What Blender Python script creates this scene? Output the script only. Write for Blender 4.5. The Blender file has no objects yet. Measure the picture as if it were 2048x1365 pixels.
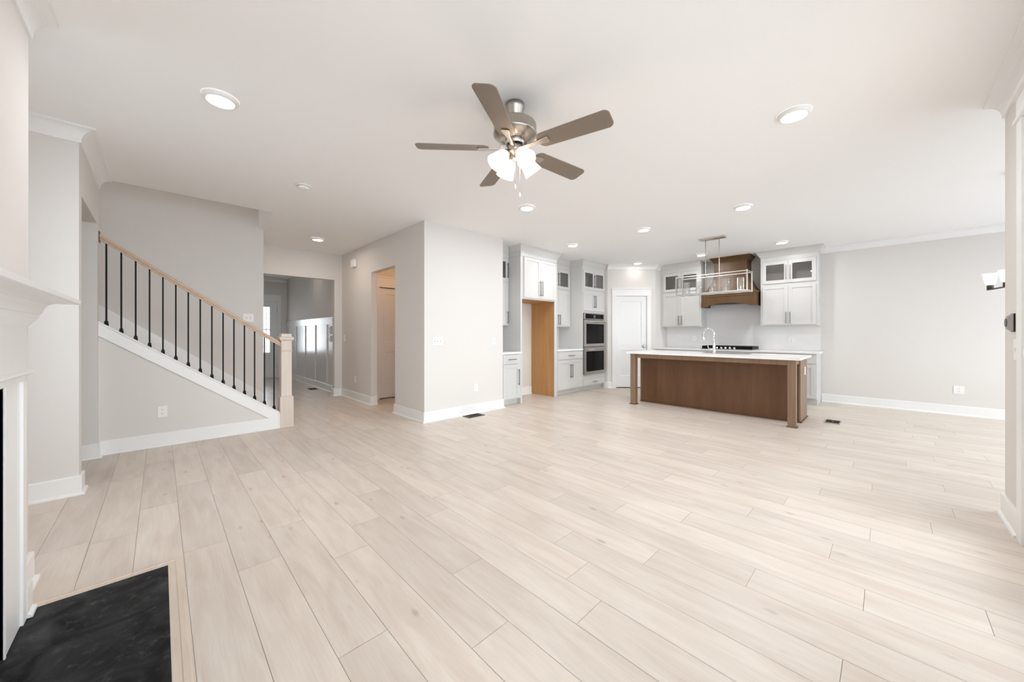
import bpy, bmesh, math, random
from mathutils import Vector, Matrix
random.seed(7)
C = bpy.context.scene.collection
SC = bpy.context.scene
PI = math.pi

# ------------------------------------------------------------------ camera
W, Hp, F_PX, V0, TH, CAMH = 2048, 1365, 725.56, 668.45, 0.8007, 1.2
cam_d = bpy.data.cameras.new('camera'); cam = bpy.data.objects.new('camera', cam_d); C.objects.link(cam)
cam_d.sensor_width = 36; cam_d.sensor_fit = 'HORIZONTAL'; cam_d.lens = F_PX / W * 36
cam_d.shift_y = (V0 - Hp / 2) / W
cam_d.clip_start = 0.02
cam.location = (0, 0, CAMH); cam.rotation_euler = (PI / 2, 0, TH - PI / 2)
SC.camera = cam
# ------------------------------------------------------------------ view + world
SC.view_settings.view_transform = 'Standard'; SC.view_settings.look = 'None'
SC.view_settings.gamma = 1; SC.view_settings.use_curve_mapping = False
SC.view_settings.exposure = 0.69
SC.cycles.max_bounces = 14; SC.cycles.diffuse_bounces = 10; SC.cycles.glossy_bounces = 6
SC.cycles.transparent_max_bounces = 16; SC.cycles.transmission_bounces = 8
SC.cycles.use_denoising = True
SC.cycles.sample_clamp_indirect = 6
SC.cycles.caustics_reflective = False; SC.cycles.caustics_refractive = False
world = bpy.data.worlds.new('overcast_sky'); SC.world = world; world.use_nodes = True
bg = world.node_tree.nodes['Background']
bg.inputs[0].default_value = (0.85, 0.935, 1.0, 1); bg.inputs[1].default_value = 5.7

def area(name, loc, rot, sx, sy, power, col=(1, 1, 1), portal=False):
    l = bpy.data.lights.new(name, 'AREA'); l.shape = 'RECTANGLE'; l.size = sx; l.size_y = sy
    l.energy = power; l.color = col
    if portal: l.cycles.is_portal = True
    o = bpy.data.objects.new(name, l); C.objects.link(o); o.location = loc; o.rotation_euler = rot
    return o
# portals in the window openings (they guide the sky light, give none)
area('portal_patio', (2.62, -0.70, 1.22), (PI / 2, 0, 0), 1.70, 2.40, 1, portal=True)
area('portal_living', (0.25, -0.70, 1.41), (PI / 2, 0, 0), 2.38, 1.96, 1, portal=True)
area('portal_dining', (6.2, -3.38, 1.45), (PI / 2, 0, 0), 3.9, 1.70, 1, portal=True)
area('portal_recess', (-1.24, 3.21, 1.50), (PI / 2, 0, -PI / 2), .44, 1.40, 1, portal=True)
area('portal_foyer', (1.86, 11.90, 1.32), (-PI / 2, 0, 0), 0.56, 1.24, 1, portal=True)

# ------------------------------------------------------------------ materials
def nt(name):
    m = bpy.data.materials.new(name); m.use_nodes = True
    t = m.node_tree; return m, t.nodes, t.links, t.nodes['Principled BSDF']
def srgb(r, g, b):
    f = lambda c: (c / 255 / 12.92) if c / 255 <= .04045 else ((c / 255 + .055) / 1.055) ** 2.4
    return (f(r), f(g), f(b), 1)
def mat(name, col, rough=.5, metal=0, spec=.5, bump=0, bscale=200, emit=None, estr=0, coat=0):
    m, n, l, p = nt(name)
    p.inputs['Base Color'].default_value = col; p.inputs['Roughness'].default_value = rough
    p.inputs['Metallic'].default_value = metal; p.inputs['Specular IOR Level'].default_value = spec
    p.inputs['Coat Weight'].default_value = coat
    if emit: p.inputs['Emission Color'].default_value = emit; p.inputs['Emission Strength'].default_value = estr
    tc = n.new('ShaderNodeTexCoord'); nz = n.new('ShaderNodeTexNoise'); nz.inputs['Scale'].default_value = bscale
    nz.inputs['Detail'].default_value = 3
    l.new(tc.outputs['Object'], nz.inputs['Vector'])
    if bump:
        b = n.new('ShaderNodeBump'); b.inputs['Strength'].default_value = bump; b.inputs['Distance'].default_value = .002
        l.new(nz.outputs['Fac'], b.inputs['Height']); l.new(b.outputs['Normal'], p.inputs['Normal'])
    return m
def wood(name, c1, c2, rough=.4, scale=(6, 6, .8), spec=.4, coords='Object'):
    m, n, l, p = nt(name)
    tc = n.new('ShaderNodeTexCoord'); mp = n.new('ShaderNodeMapping'); mp.inputs['Scale'].default_value = scale
    nz = n.new('ShaderNodeTexNoise'); nz.inputs['Scale'].default_value = 3; nz.inputs['Detail'].default_value = 8
    nz.inputs['Roughness'].default_value = .6; nz.inputs['Distortion'].default_value = .4
    cr = n.new('ShaderNodeValToRGB'); cr.color_ramp.elements[0].color = c1; cr.color_ramp.elements[1].color = c2
    cr.color_ramp.elements[0].position = .3; cr.color_ramp.elements[1].position = .7
    l.new(tc.outputs[coords], mp.inputs[0]); l.new(mp.outputs[0], nz.inputs['Vector'])
    l.new(nz.outputs['Fac'], cr.inputs[0]); l.new(cr.outputs[0], p.inputs['Base Color'])
    p.inputs['Roughness'].default_value = rough; p.inputs['Specular IOR Level'].default_value = spec
    return m
def glass(name, tint=(1, 1, 1, 1), refl=.08, rough=.0):
    m = bpy.data.materials.new(name); m.use_nodes = True; t = m.node_tree; n = t.nodes; l = t.links
    n.remove(n['Principled BSDF']); out = n['Material Output']
    tr = n.new('ShaderNodeBsdfTransparent'); tr.inputs[0].default_value = tint
    gl = n.new('ShaderNodeBsdfGlossy'); gl.inputs['Roughness'].default_value = rough
    lw = n.new('ShaderNodeLayerWeight'); lw.inputs[0].default_value = .5
    pw_ = n.new('ShaderNodeMath'); pw_.operation = 'POWER'; l.new(lw.outputs['Facing'], pw_.inputs[0]); pw_.inputs[1].default_value = 3.5
    ma = n.new('ShaderNodeMath'); ma.operation = 'MULTIPLY_ADD'; l.new(pw_.outputs[0], ma.inputs[0]); ma.inputs[1].default_value = .6; ma.inputs[2].default_value = refl
    mx = n.new('ShaderNodeMixShader'); l.new(ma.outputs[0], mx.inputs[0])
    l.new(tr.outputs[0], mx.inputs[1]); l.new(gl.outputs[0], mx.inputs[2]); l.new(mx.outputs[0], out.inputs[0])
    return m
def emis(name, col, s):
    m = bpy.data.materials.new(name); m.use_nodes = True; t = m.node_tree; n = t.nodes; l = t.links
    n.remove(n['Principled BSDF']); e = n.new('ShaderNodeEmission'); e.inputs[0].default_value = col
    e.inputs[1].default_value = s; l.new(e.outputs[0], n['Material Output'].inputs[0]); return m

M = {}
M['wall'] = mat('greige_paint', (.71, .685, .66, 1), .75, spec=.25, bump=.05, bscale=350)
M['wallf'] = M['wall']
M['ceil'] = mat('ceiling_paint', (.90, .90, .90, 1), .9, spec=.2, bump=.05, bscale=300)
M['trim'] = mat('trim_paint', (.84, .84, .835, 1), .32, spec=.45)
M['gloss_trim'] = mat('wainscot_paint', (.72, .71, .71, 1), .24, spec=.5)
M['door'] = mat('door_paint', (.83, .83, .83, 1), .35, spec=.45)
M['cab'] = mat('cabinet_paint', (.63, .625, .61, 1), .35, spec=.45)
M['cab_in'] = mat('cabinet_interior', (.78, .74, .70, 1), .6)
M['counter'] = mat('white_quartz', (.86, .86, .86, 1), .22, spec=.45)
M['nickel'] = mat('brushed_nickel', (.47, .43, .385, 1), .32, 1)
M['pull'] = mat('dark_nickel', (.30, .285, .27, 1), .3, 1)
M['steel'] = mat('stainless_steel', (.52, .49, .46, 1), .3, 1)
M['chrome'] = mat('polished_chrome', (.80, .80, .80, 1), .08, 1)
M['silver'] = mat('satin_silver', (.72, .70, .67, 1), .25, 1)
M['blackglass'] = mat('black_oven_glass', (.004, .003, .003, 1), .08, spec=.12)
M['black'] = mat('black_iron', (.004, .004, .005, 1), .5, spec=.2)
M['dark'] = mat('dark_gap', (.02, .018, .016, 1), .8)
M['vent'] = mat('vent_metal', (.085, .068, .055, 1), .45, .6)
M['plastic'] = mat('white_plastic', (.84, .83, .82, 1), .35)
M['greyplastic'] = mat('grey_plastic', (.33, .32, .31, 1), .4)
M['screen'] = mat('dim_display', (.12, .13, .13, 1), .2)
M['brown'] = wood('walnut_stain', (.120, .054, .024, 1), (.170, .082, .040, 1), .42, (3, 3, .35))
M['hood'] = wood('hood_stain', (.082, .039, .012, 1), (.130, .067, .024, 1), .42, (3, 3, .35))
M['leg'] = wood('leg_stain', (.20, .125, .075, 1), (.29, .19, .125, 1), .42, (8, 8, .6))
M['fridgewood'] = wood('unfinished_birch', (.43, .215, .075, 1), (.55, .30, .12, 1), .5, (4, 4, .25))
M['rail'] = wood('pale_oak_rail', (.50, .375, .27, 1), (.66, .51, .39, 1), .45, (2, 12, 12))
M['newel'] = wood('pale_newel_oak', (.64, .55, .48, 1), (.70, .61, .54, 1), .45, (8, 8, .6))
M['tread'] = wood('stair_tread_oak', (.55, .45, .36, 1), (.66, .55, .46, 1), .45, (2, 8, 8))
M['trimwood'] = wood('hearth_trim_oak', (.60, .50, .41, 1), (.70, .60, .51, 1), .4, (8, 1, 8))
M['blade'] = mat('blade_nickel', (.215, .172, .135, 1), .45, .1)
M['glass'] = glass('clear_glass', refl=.17)
M['windowglass'] = glass('window_glass', refl=.04)
M['cabglass'] = glass('cabinet_glass', (.82, .82, .82, 1), .06)
M['lens'] = emis('led_lens', (1, .97, .92, 1), 9)
M['bulb'] = emis('warm_bulb', (1, .88, .74, 1), 7)
M['shade_lit'] = None

def lit_shade(name, col, e, ecol):
    m, n, l, p = nt(name)
    p.inputs['Base Color'].default_value = col; p.inputs['Roughness'].default_value = .35
    p.inputs['Emission Color'].default_value = ecol; p.inputs['Emission Strength'].default_value = e
    return m
M['fanshade'] = lit_shade('frosted_fan_glass', (.86, .80, .75, 1), .50, (1, .76, .62, 1))
M['diningshade'] = lit_shade('frosted_dining_glass', (.9, .9, .88, 1), .35, (1, .92, .86, 1))

# floor planks
def floor_mat():
    m, n, l, p = nt('pale_oak_planks')
    at = n.new('ShaderNodeAttribute'); at.attribute_name = 'plank'
    tc = n.new('ShaderNodeTexCoord')
    off = n.new('ShaderNodeVectorMath'); off.operation = 'MULTIPLY_ADD'
    l.new(at.outputs['Vector'], off.inputs[0]); off.inputs[1].default_value = (37, 53, 0)
    l.new(tc.outputs['Object'], off.inputs[2])
    mp = n.new('ShaderNodeMapping'); mp.inputs['Scale'].default_value = (9, 1.3, 1); l.new(off.outputs[0], mp.inputs[0])
    nz = n.new('ShaderNodeTexNoise'); nz.inputs['Scale'].default_value = 1.6; nz.inputs['Detail'].default_value = 6
    nz.inputs['Distortion'].default_value = .6
    l.new(mp.outputs[0], nz.inputs['Vector'])
    mp2 = n.new('ShaderNodeMapping'); mp2.inputs['Scale'].default_value = (90, 4, 1); l.new(off.outputs[0], mp2.inputs[0])
    fine = n.new('ShaderNodeTexNoise'); fine.inputs['Scale'].default_value = 1.5; fine.inputs['Detail'].default_value = 4
    l.new(mp2.outputs[0], fine.inputs['Vector'])
    cr = n.new('ShaderNodeValToRGB')
    cr.color_ramp.elements[0].position = .25; cr.color_ramp.elements[1].position = .75
    cr.color_ramp.elements[0].color = (.59, .505, .435, 1); cr.color_ramp.elements[1].color = (.71, .645, .575, 1)
    e = cr.color_ramp.elements.new(.5); e.color = (.655, .582, .512, 1)
    l.new(nz.outputs['Fac'], cr.inputs[0])
    # per plank tone
    sep = n.new('ShaderNodeSeparateColor'); l.new(at.outputs['Color'], sep.inputs[0])
    mr = n.new('ShaderNodeMapRange'); l.new(sep.outputs['Blue'], mr.inputs[0]); mr.inputs[3].default_value = .93; mr.inputs[4].default_value = 1.045
    mul = n.new('ShaderNodeVectorMath'); mul.operation = 'SCALE'; l.new(cr.outputs[0], mul.inputs[0]); l.new(mr.outputs[0], mul.inputs['Scale'])
    fr = n.new('ShaderNodeMapRange'); l.new(fine.outputs['Fac'], fr.inputs[0]); fr.inputs[1].default_value = .3; fr.inputs[2].default_value = .7
    fr.inputs[3].default_value = .965; fr.inputs[4].default_value = 1.03
    mul2 = n.new('ShaderNodeVectorMath'); mul2.operation = 'SCALE'; l.new(mul.outputs[0], mul2.inputs[0]); l.new(fr.outputs[0], mul2.inputs['Scale'])
    # knots
    mp3 = n.new('ShaderNodeMapping'); mp3.inputs['Scale'].default_value = (8.5, 3.6, 1); l.new(off.outputs[0], mp3.inputs[0])
    vo = n.new('ShaderNodeTexVoronoi'); vo.inputs['Scale'].default_value = 1; l.new(mp3.outputs[0], vo.inputs['Vector'])
    wn = n.new('ShaderNodeTexNoise'); wn.inputs['Scale'].default_value = 14; l.new(off.outputs[0], wn.inputs['Vector'])
    ad = n.new('ShaderNodeMath'); ad.operation = 'MULTIPLY_ADD'; l.new(wn.outputs['Fac'], ad.inputs[0]); ad.inputs[1].default_value = .16; l.new(vo.outputs['Distance'], ad.inputs[2])
    kr = n.new('ShaderNodeMapRange'); kr.interpolation_type = 'SMOOTHSTEP'; l.new(ad.outputs[0], kr.inputs[0])
    kr.inputs[1].default_value = .08; kr.inputs[2].default_value = .24; kr.inputs[3].default_value = 1; kr.inputs[4].default_value = 0
    # only some cells have knots
    vs = n.new('ShaderNodeSeparateColor'); l.new(vo.outputs['Color'], vs.inputs[0])
    gt = n.new('ShaderNodeMath'); gt.operation = 'GREATER_THAN'; l.new(vs.outputs['Red'], gt.inputs[0]); gt.inputs[1].default_value = .42
    km = n.new('ShaderNodeMath'); km.operation = 'MULTIPLY'; l.new(kr.outputs[0], km.inputs[0]); l.new(gt.outputs[0], km.inputs[1])
    km2 = n.new('ShaderNodeMath'); km2.operation = 'MULTIPLY'; l.new(km.outputs[0], km2.inputs[0]); km2.inputs[1].default_value = .5
    mix = n.new('ShaderNodeMix'); mix.data_type = 'RGBA'; l.new(km2.outputs[0], mix.inputs['Factor'])
    l.new(mul2.outputs[0], mix.inputs['A']); mix.inputs['B'].default_value = (.30, .23, .18, 1)
    l.new(mix.outputs['Result'], p.inputs['Base Color'])
    p.inputs['Roughness'].default_value = .36; p.inputs['Specular IOR Level'].default_value = .35
    return m
M['floor'] = floor_mat()

def tile_mat():
    m, n, l, p = nt('white_subway_tile')
    tc = n.new('ShaderNodeTexCoord'); mp = n.new('ShaderNodeMapping'); mp.inputs['Rotation'].default_value = (0, PI / 2, PI / 2)
    cb = n.new('ShaderNodeCombineXYZ'); sp = n.new('ShaderNodeSeparateXYZ')
    l.new(tc.outputs['Object'], sp.inputs[0]); l.new(sp.outputs['Y'], cb.inputs[0]); l.new(sp.outputs['Z'], cb.inputs[1])
    br = n.new('ShaderNodeTexBrick'); br.inputs['Scale'].default_value = 1; br.inputs['Brick Width'].default_value = .305
    br.inputs['Row Height'].default_value = .1; br.inputs['Mortar Size'].default_value = .0015
    br.inputs['Color1'].default_value = (.80, .79, .78, 1); br.inputs['Color2'].default_value = (.83, .82, .81, 1)
    br.inputs['Mortar'].default_value = (.77, .76, .75, 1)
    l.new(cb.outputs[0], br.inputs['Vector']); l.new(br.outputs['Color'], p.inputs['Base Color'])
    b = n.new('ShaderNodeBump'); b.inputs['Strength'].default_value = .3; b.inputs['Distance'].default_value = .001; b.invert = True
    l.new(br.outputs['Fac'], b.inputs['Height']); l.new(b.outputs['Normal'], p.inputs['Normal'])
    p.inputs['Roughness'].default_value = .15
    return m
M['tile'] = tile_mat()

def slate_mat():
    m, n, l, p = nt('black_slate')
    tc = n.new('ShaderNodeTexCoord')
    a = n.new('ShaderNodeTexNoise'); a.inputs['Scale'].default_value = 5; a.inputs['Detail'].default_value = 8; a.inputs['Distortion'].default_value = 1.2
    l.new(tc.outputs['Object'], a.inputs['Vector'])
    cr = n.new('ShaderNodeValToRGB'); cr.color_ramp.elements[0].position = .35; cr.color_ramp.elements[1].position = .75
    cr.color_ramp.elements[0].color = (.004, .0045, .005, 1); cr.color_ramp.elements[1].color = (.050, .052, .054, 1)
    l.new(a.outputs['Fac'], cr.inputs[0])
    s = n.new('ShaderNodeTexNoise'); s.inputs['Scale'].default_value = 22; s.inputs['Detail'].default_value = 10; s.inputs['Roughness'].default_value = .75
    l.new(tc.outputs['Object'], s.inputs['Vector'])
    c2 = n.new('ShaderNodeMapRange'); c2.inputs[1].default_value = .54; c2.inputs[2].default_value = .76; c2.inputs[4].default_value = .75
    l.new(s.outputs['Fac'], c2.inputs[0])
    mx = n.new('ShaderNodeMix'); mx.data_type = 'RGBA'; l.new(c2.outputs[0], mx.inputs['Factor']); l.new(cr.outputs[0], mx.inputs['A']); mx.inputs['B'].default_value = (.11, .11, .108, 1)
    l.new(mx.outputs['Result'], p.inputs['Base Color']); p.inputs['Roughness'].default_value = .6
    p.inputs['Specular IOR Level'].default_value = .15
    return m
M['slate'] = slate_mat()

# ------------------------------------------------------------------ geometry helpers
class MB:
    def __init__(s): s.v = []; s.f = []; s.smooth = []
    def add(s, vs, fs, sm=False):
        o = len(s.v); s.v += [tuple(v) for v in vs]
        for f in fs: s.f.append([i + o for i in f]); s.smooth.append(sm)
        return s
    def box(s, x0, x1, y0, y1, z0, z1):
        x0, x1 = min(x0, x1), max(x0, x1); y0, y1 = min(y0, y1), max(y0, y1); z0, z1 = min(z0, z1), max(z0, z1)
        vs = [(x, y, z) for z in (z0, z1) for y in (y0, y1) for x in (x0, x1)]
        return s.add(vs, [(0, 2, 3, 1), (4, 5, 7, 6), (0, 1, 5, 4), (2, 6, 7, 3), (0, 4, 6, 2), (1, 3, 7, 5)])
    def prism(s, poly, axis, a0, a1):
        """poly: 2D points; axis 'x': (y,z), 'y': (x,z), 'z': (x,y)"""
        n = len(poly)
        def P(p, a): return {'x': (a, p[0], p[1]), 'y': (p[0], a, p[1]), 'z': (p[0], p[1], a)}[axis]
        vs = [P(p, a0) for p in poly] + [P(p, a1) for p in poly]
        fs = [tuple(range(n)), tuple(range(2 * n - 1, n - 1, -1))] + [(i, (i + 1) % n, n + (i + 1) % n, n + i) for i in range(n)]
        return s.add(vs, fs)
    def sweep(s, prof, p0, p1, outward, up=(0, 0, 1), m0=0, m1=0):
        """profile of (o, z) swept from p0 to p1; o along outward; m0/m1 = mitre shear per unit of o"""
        p0 = Vector(p0); p1 = Vector(p1); d = (p1 - p0).normalized(); ow = Vector(outward); u = Vector(up)
        n = len(prof)
        vs = [p0 + ow * a + u * b + d * (a * m0) for a, b in prof] + [p1 + ow * a + u * b + d * (a * m1) for a, b in prof]
        fs = [tuple(range(n)), tuple(range(2 * n - 1, n - 1, -1))] + [(i, (i + 1) % n, n + (i + 1) % n, n + i) for i in range(n)]
        return s.add(vs, fs)
    def lathe(s, prof, seg=32, mat4=None, cap0=True, cap1=True):
        n = len(prof); vs = []
        for r, z in prof:
            for k in range(seg):
                a = 2 * PI * k / seg; v = Vector((r * math.cos(a), r * math.sin(a), z)); vs.append(mat4 @ v if mat4 else v)
        fs = [(i * seg + k, i * seg + (k + 1) % seg, (i + 1) * seg + (k + 1) % seg, (i + 1) * seg + k) for i in range(n - 1) for k in range(seg)]
        s.add(vs, fs, True)
        o = len(s.v) - len(vs)
        if cap0: s.f.append([o + k for k in range(seg)][::-1]); s.smooth.append(False)
        if cap1: s.f.append([o + (n - 1) * seg + k for k in range(seg)]); s.smooth.append(False)
        return s
    def tube(s, pts, r, seg=12, closed=False):
        pts = [Vector(p) for p in pts]; rings = []
        n = len(pts)
        prev = None
        for i, p in enumerate(pts):
            t = (pts[min(i + 1, n - 1)] - pts[max(i - 1, 0)]).normalized()
            a = prev if prev is not None else (Vector((0, 0, 1)) if abs(t.z) < .9 else Vector((1, 0, 0)))
            b = t.cross(a).normalized(); a = b.cross(t).normalized(); prev = a
            rr = r[i] if isinstance(r, (list, tuple)) else r
            rings.append([p + (a * math.cos(2 * PI * k / seg) + b * math.sin(2 * PI * k / seg)) * rr for k in range(seg)])
        vs = [v for ring in rings for v in ring]
        fs = [(i * seg + k, i * seg + (k + 1) % seg, (i + 1) * seg + (k + 1) % seg, (i + 1) * seg + k) for i in range(n - 1) for k in range(seg)]
        s.add(vs, fs, True)
        o = len(s.v) - len(vs)
        s.f.append([o + k for k in range(seg)]); s.smooth.append(False)
        s.f.append([o + (n - 1) * seg + k for k in range(seg)]); s.smooth.append(False)
        return s
    def xf(s, m):
        s.v = [tuple(m @ Vector(v)) for v in s.v]; return s
    def build(s, name, m, parent=None, bevel=0, kind=None):
        me = bpy.data.meshes.new(name); me.from_pydata(s.v, [], s.f); me.update()
        bm = bmesh.new(); bm.from_mesh(me); bmesh.ops.recalc_face_normals(bm, faces=bm.faces[:])
        bm.to_mesh(me); bm.free()
        me.polygons.foreach_set('use_smooth', s.smooth)
        me.materials.append(m)
        o = bpy.data.objects.new(name, me); C.objects.link(o)
        if parent: o.parent = parent
        if bevel:
            b = o.modifiers.new('bevel', 'BEVEL'); b.width = bevel; b.segments = 2; b.limit_method = 'ANGLE'; b.angle_limit = math.radians(40)
        if kind: o['kind'] = kind
        return o
def B(*a): return MB().box(*a)
def thing(name, label, cat, loc=(0, 0, 0), rz=0, group=None):
    o = bpy.data.objects.new(name, None); C.objects.link(o); o.location = loc; o.rotation_euler = (0, 0, rz)
    o.empty_display_size = .1
    o['label'] = label; o['category'] = cat
    if group: o['group'] = group
    return o
def tag(o, label, cat, group=None):
    o['label'] = label; o['category'] = cat
    if group: o['group'] = group
    return o
def struct(name, loc=(0, 0, 0), rz=0):
    o = bpy.data.objects.new(name, None); C.objects.link(o); o.location = loc; o.rotation_euler = (0, 0, rz); o['kind'] = 'structure'
    return o
def copy_tree(o, parent=None):
    c = o.copy(); C.objects.link(c)
    if parent: c.parent = parent
    for ch in list(o.children): copy_tree(ch, c)
    return c

H = 2.74
XB, YB = -.457, 2.885     # chimney breast face and its far edge
X2 = -.437                # wall with the hall opening, on the fireplace side
Y2 = 4.21
Y3 = 5.41                 # knee wall of the stairs
Y4 = 6.36                 # stairwell wall
Y6 = 7.43                 # wall with the foyer opening
X5 = 2.56
Y7 = 4.34
X8 = 8.474
Y9 = -.55
YK = 4.39                 # kitchen cabinet fronts
YKW = 5.0
BBH = .14

# ------------------------------------------------------------------ floor
def make_floor():
    pitch, x0, L, g = .1905, -.29, 1.212, .0008
    seam = {12: .464, 13: .069, 14: -.300, 10: .111, 11: .879, 15: .212, 17: .066, 19: -.195, 21: -.314, 20: .349, 18: .502, 22: .076,
            24: -.314, 26: -.585, 27: -.128, 25: .209, 7: 1.506, 6: 1.099, 8: .891, 1: 3.528, 2: 3.884, 3: 3.489, 0: 4.367, 9: 2.30, 5: 2.05, 4: 2.62}
    rnd = random.Random(11)
    vs, fs, col = [], [], []
    ymin, ymax = -3.4, 12.0
    row = -8
    while x0 + row * pitch < 8.7:
        xa = x0 + row * pitch; xb = xa + pitch
        y = seam.get(row, rnd.uniform(0, L)); y -= L * math.ceil((y - ymin) / L)
        while y < ymax:
            ya, yb = max(y, ymin), min(y + L, ymax)
            if yb > ya and not (xb < -.45 and ya < -.55 and False):
                o = len(vs)
                vs += [(xa + g, ya + g, 0), (xb - g, ya + g, 0), (xb - g, yb - g, 0), (xa + g, yb - g, 0)]
                fs.append((o, o + 1, o + 2, o + 3)); col.append((rnd.random(), rnd.random(), rnd.random(), 1))
            y += L
        row += 1
    o = len(vs)
    vs += [(-1.9, ymin, -.0015), (8.8, ymin, -.0015), (8.8, ymax, -.0015), (-1.9, ymax, -.0015), (-1.9, ymin, -.12), (8.8, ymin, -.12), (8.8, ymax, -.12), (-1.9, ymax, -.12)]
    base = [(0, 1, 2, 3), (7, 6, 5, 4), (0, 4, 5, 1), (1, 5, 6, 2), (2, 6, 7, 3), (3, 7, 4, 0)]
    nb = len(fs)
    fs += [tuple(i + o for i in f) for f in base]; col += [(0, 0, 0, 1)] * 6
    me = bpy.data.meshes.new('floor'); me.from_pydata(vs, [], fs)
    ca = me.color_attributes.new('plank', 'FLOAT_COLOR', 'CORNER')
    for p in me.polygons:
        for li in p.loop_indices: ca.data[li].color = col[p.index]
    me.materials.append(M['floor']); me.materials.append(mat('floor_seam', (.27, .22, .18, 1), .9))
    for p in me.polygons:
        if p.index >= nb: p.material_index = 1
    f = bpy.data.objects.new('floor', me); C.objects.link(f); f['kind'] = 'structure'
make_floor()

# ------------------------------------------------------------------ walls (greige)
def wall(name, boxes, m='wall'):
    b = MB()
    for x in boxes: b.box(*x)
    return b.build(name, M[m], kind='structure')
T = .12
# ceiling with the stairwell opening
cb = MB()
for x in [(-1.9, 8.8, -3.5, Y3), (1.03, 8.8, Y3, Y4 + .06), (-1.9, 8.8, Y4 + .06, 12.1)]:
    cb.box(x[0], x[1], x[2], x[3], H, H + .28)
cb.build('ceiling', M['ceil'], kind='structure')
# fireplace side
wall('wall_fireplace', [(-.95, XB, .58, .965, 0, H), (-.95, XB, 2.50, YB, 0, H), (-.95, XB, .965, 2.50, 1.10, H), (-.95, XB, .965, 1.18, 0, 1.10), (-.95, XB, 2.285, 2.50, 0, 1.10), (-.95, -.92, 1.18, 2.285, 0, 1.10)])
wall('wall_recess', [(-1.2, -1.08, Y9, 2.99, 0, H), (-1.2, -1.08, 3.43, Y2, 0, H), (-1.2, -1.08, 2.99, 3.43, 0, .80), (-1.2, -1.08, 2.99, 3.43, 2.20, H)])
wall('wall_left_return', [(-1.8, X2, Y2, Y2 + .13, 0, H)])
wall('wall_left_header', [(X2 - .13, X2, Y2 + .13, 5.315, 2.27, H)])
wall('wall_side_hall_end', [(-1.92, -1.8, Y2, Y3, 0, H)])
wall('wall_side_hall', [(-1.8, X2, 5.315, Y3 + .02, 0, H)])
# knee wall under the stair stringer
sl, zl = -.732, 1.297     # slope and height of the stringer top at x = X2 (outer face)
def ztop(x): return 1.311 + sl * (x + .44)
kw = MB().prism([(X2, 0), (1.095, 0), (1.095, ztop(1.095) - .02), (X2, ztop(X2) - .02)], 'y', Y3, Y3 + .10)
kw.build('wall_knee', M['wall'], kind='structure')
# stairwell: far wall runs up through the ceiling opening
wall('wall_stairwell', [(-3.6, 1.09, Y4, Y4 + T, 0, 5.3), (-3.6, 1.15, Y3 - .12, Y3 - .002, H + .03, 5.3), (1.034, 1.15, Y3 - .002, Y4, H + .03, 5.3), (-3.7, -3.6, Y3, Y4 + T, 1.5, 5.3)])
wall('wall_stairwell_side', [(-3.6, X2 - .002, Y3 + .02, Y3 + .04, 0, H)])
wall('wall_upper_lid', [(-3.7, 1.15, Y3, Y4 + T, 5.3, 5.4)], 'ceil')
wall('wall_hall_left', [(.97, 1.09, Y4 + T, Y6, 0, H)])
wall('wall_hall_end', [(.60, 1.20, Y6, Y6 + .11, 0, H), (2.42, X5, Y6, Y6 + .11, 0, H), (1.20, 2.42, Y6, Y6 + .11, 2.245, H)])
# grey side wall with the doorway
wall('wall_hall_right', [(X5, X5 + .105, Y7, 5.19, 0, H), (X5, X5 + .105, 6.06, Y6 + .11, 0, H), (X5, X5 + .105, 5.19, 6.06, 2.245, H)])
wall('wall_kitchen_return', [(X5 + .105, 4.0, Y7, Y7 + .105, 0, H), (3.895, 4.0, Y7 + .105, YKW + .10, 0, H)])
# vestibule behind the doorway
VY = 6.45
wall('wall_vestibule', [(X5 + .105, 2.872, VY, VY + .1, 0, H), (2.872, 3.64, VY, VY + .1, 2.06, H), (3.64, 4.1, VY, VY + .1, 0, H), (4.0, 4.1, YKW + .1, VY, 0, H), (2.8, 3.8, VY + .1, VY + .14, 0, H)])  # last box is an unseen blocker added to stop light leaking past the door
# kitchen walls
wall('wall_kitchen_cabinets', [(4.0, 7.26, YKW, YKW + .1, 0, H)])
wall('wall_kitchen_corner', [(7.14, 7.24, 4.31, YKW, 0, H)])
PCN = (7.14, 4.31); PCF = (7.888, 3.562)   # pantry wall corners (45 degrees)
pw = math.hypot(PCF[0] - PCN[0], PCF[1] - PCN[1])
# local: x along wall, -y into the room
pm = Matrix.Translation((PCN[0], PCN[1], 0)) @ Matrix.Rotation(-PI / 4, 4, 'Z')
d0, d1 = .185, .868        # clear opening of the pantry door along the wall
b = MB().box(0, d0, 0, .1, 0, H).box(d1, pw, 0, .1, 0, H).box(d0, d1, 0, .1, 2.045, H).xf(pm)
b.build('wall_pantry', M['wall'], kind='structure')
wall('wall_pantry_side', [(PCF[0], X8, PCF[1], PCF[1] + .1, 0, H)])
wall('wall_pantry_back', [(7.24, X8, 5.0, 5.1, 0, H), (X8, X8 + T, 3.5, 5.1, 0, H)])
wall('wall_back', [(X8, X8 + T, -3.4, 3.5, 0, H)])
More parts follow.
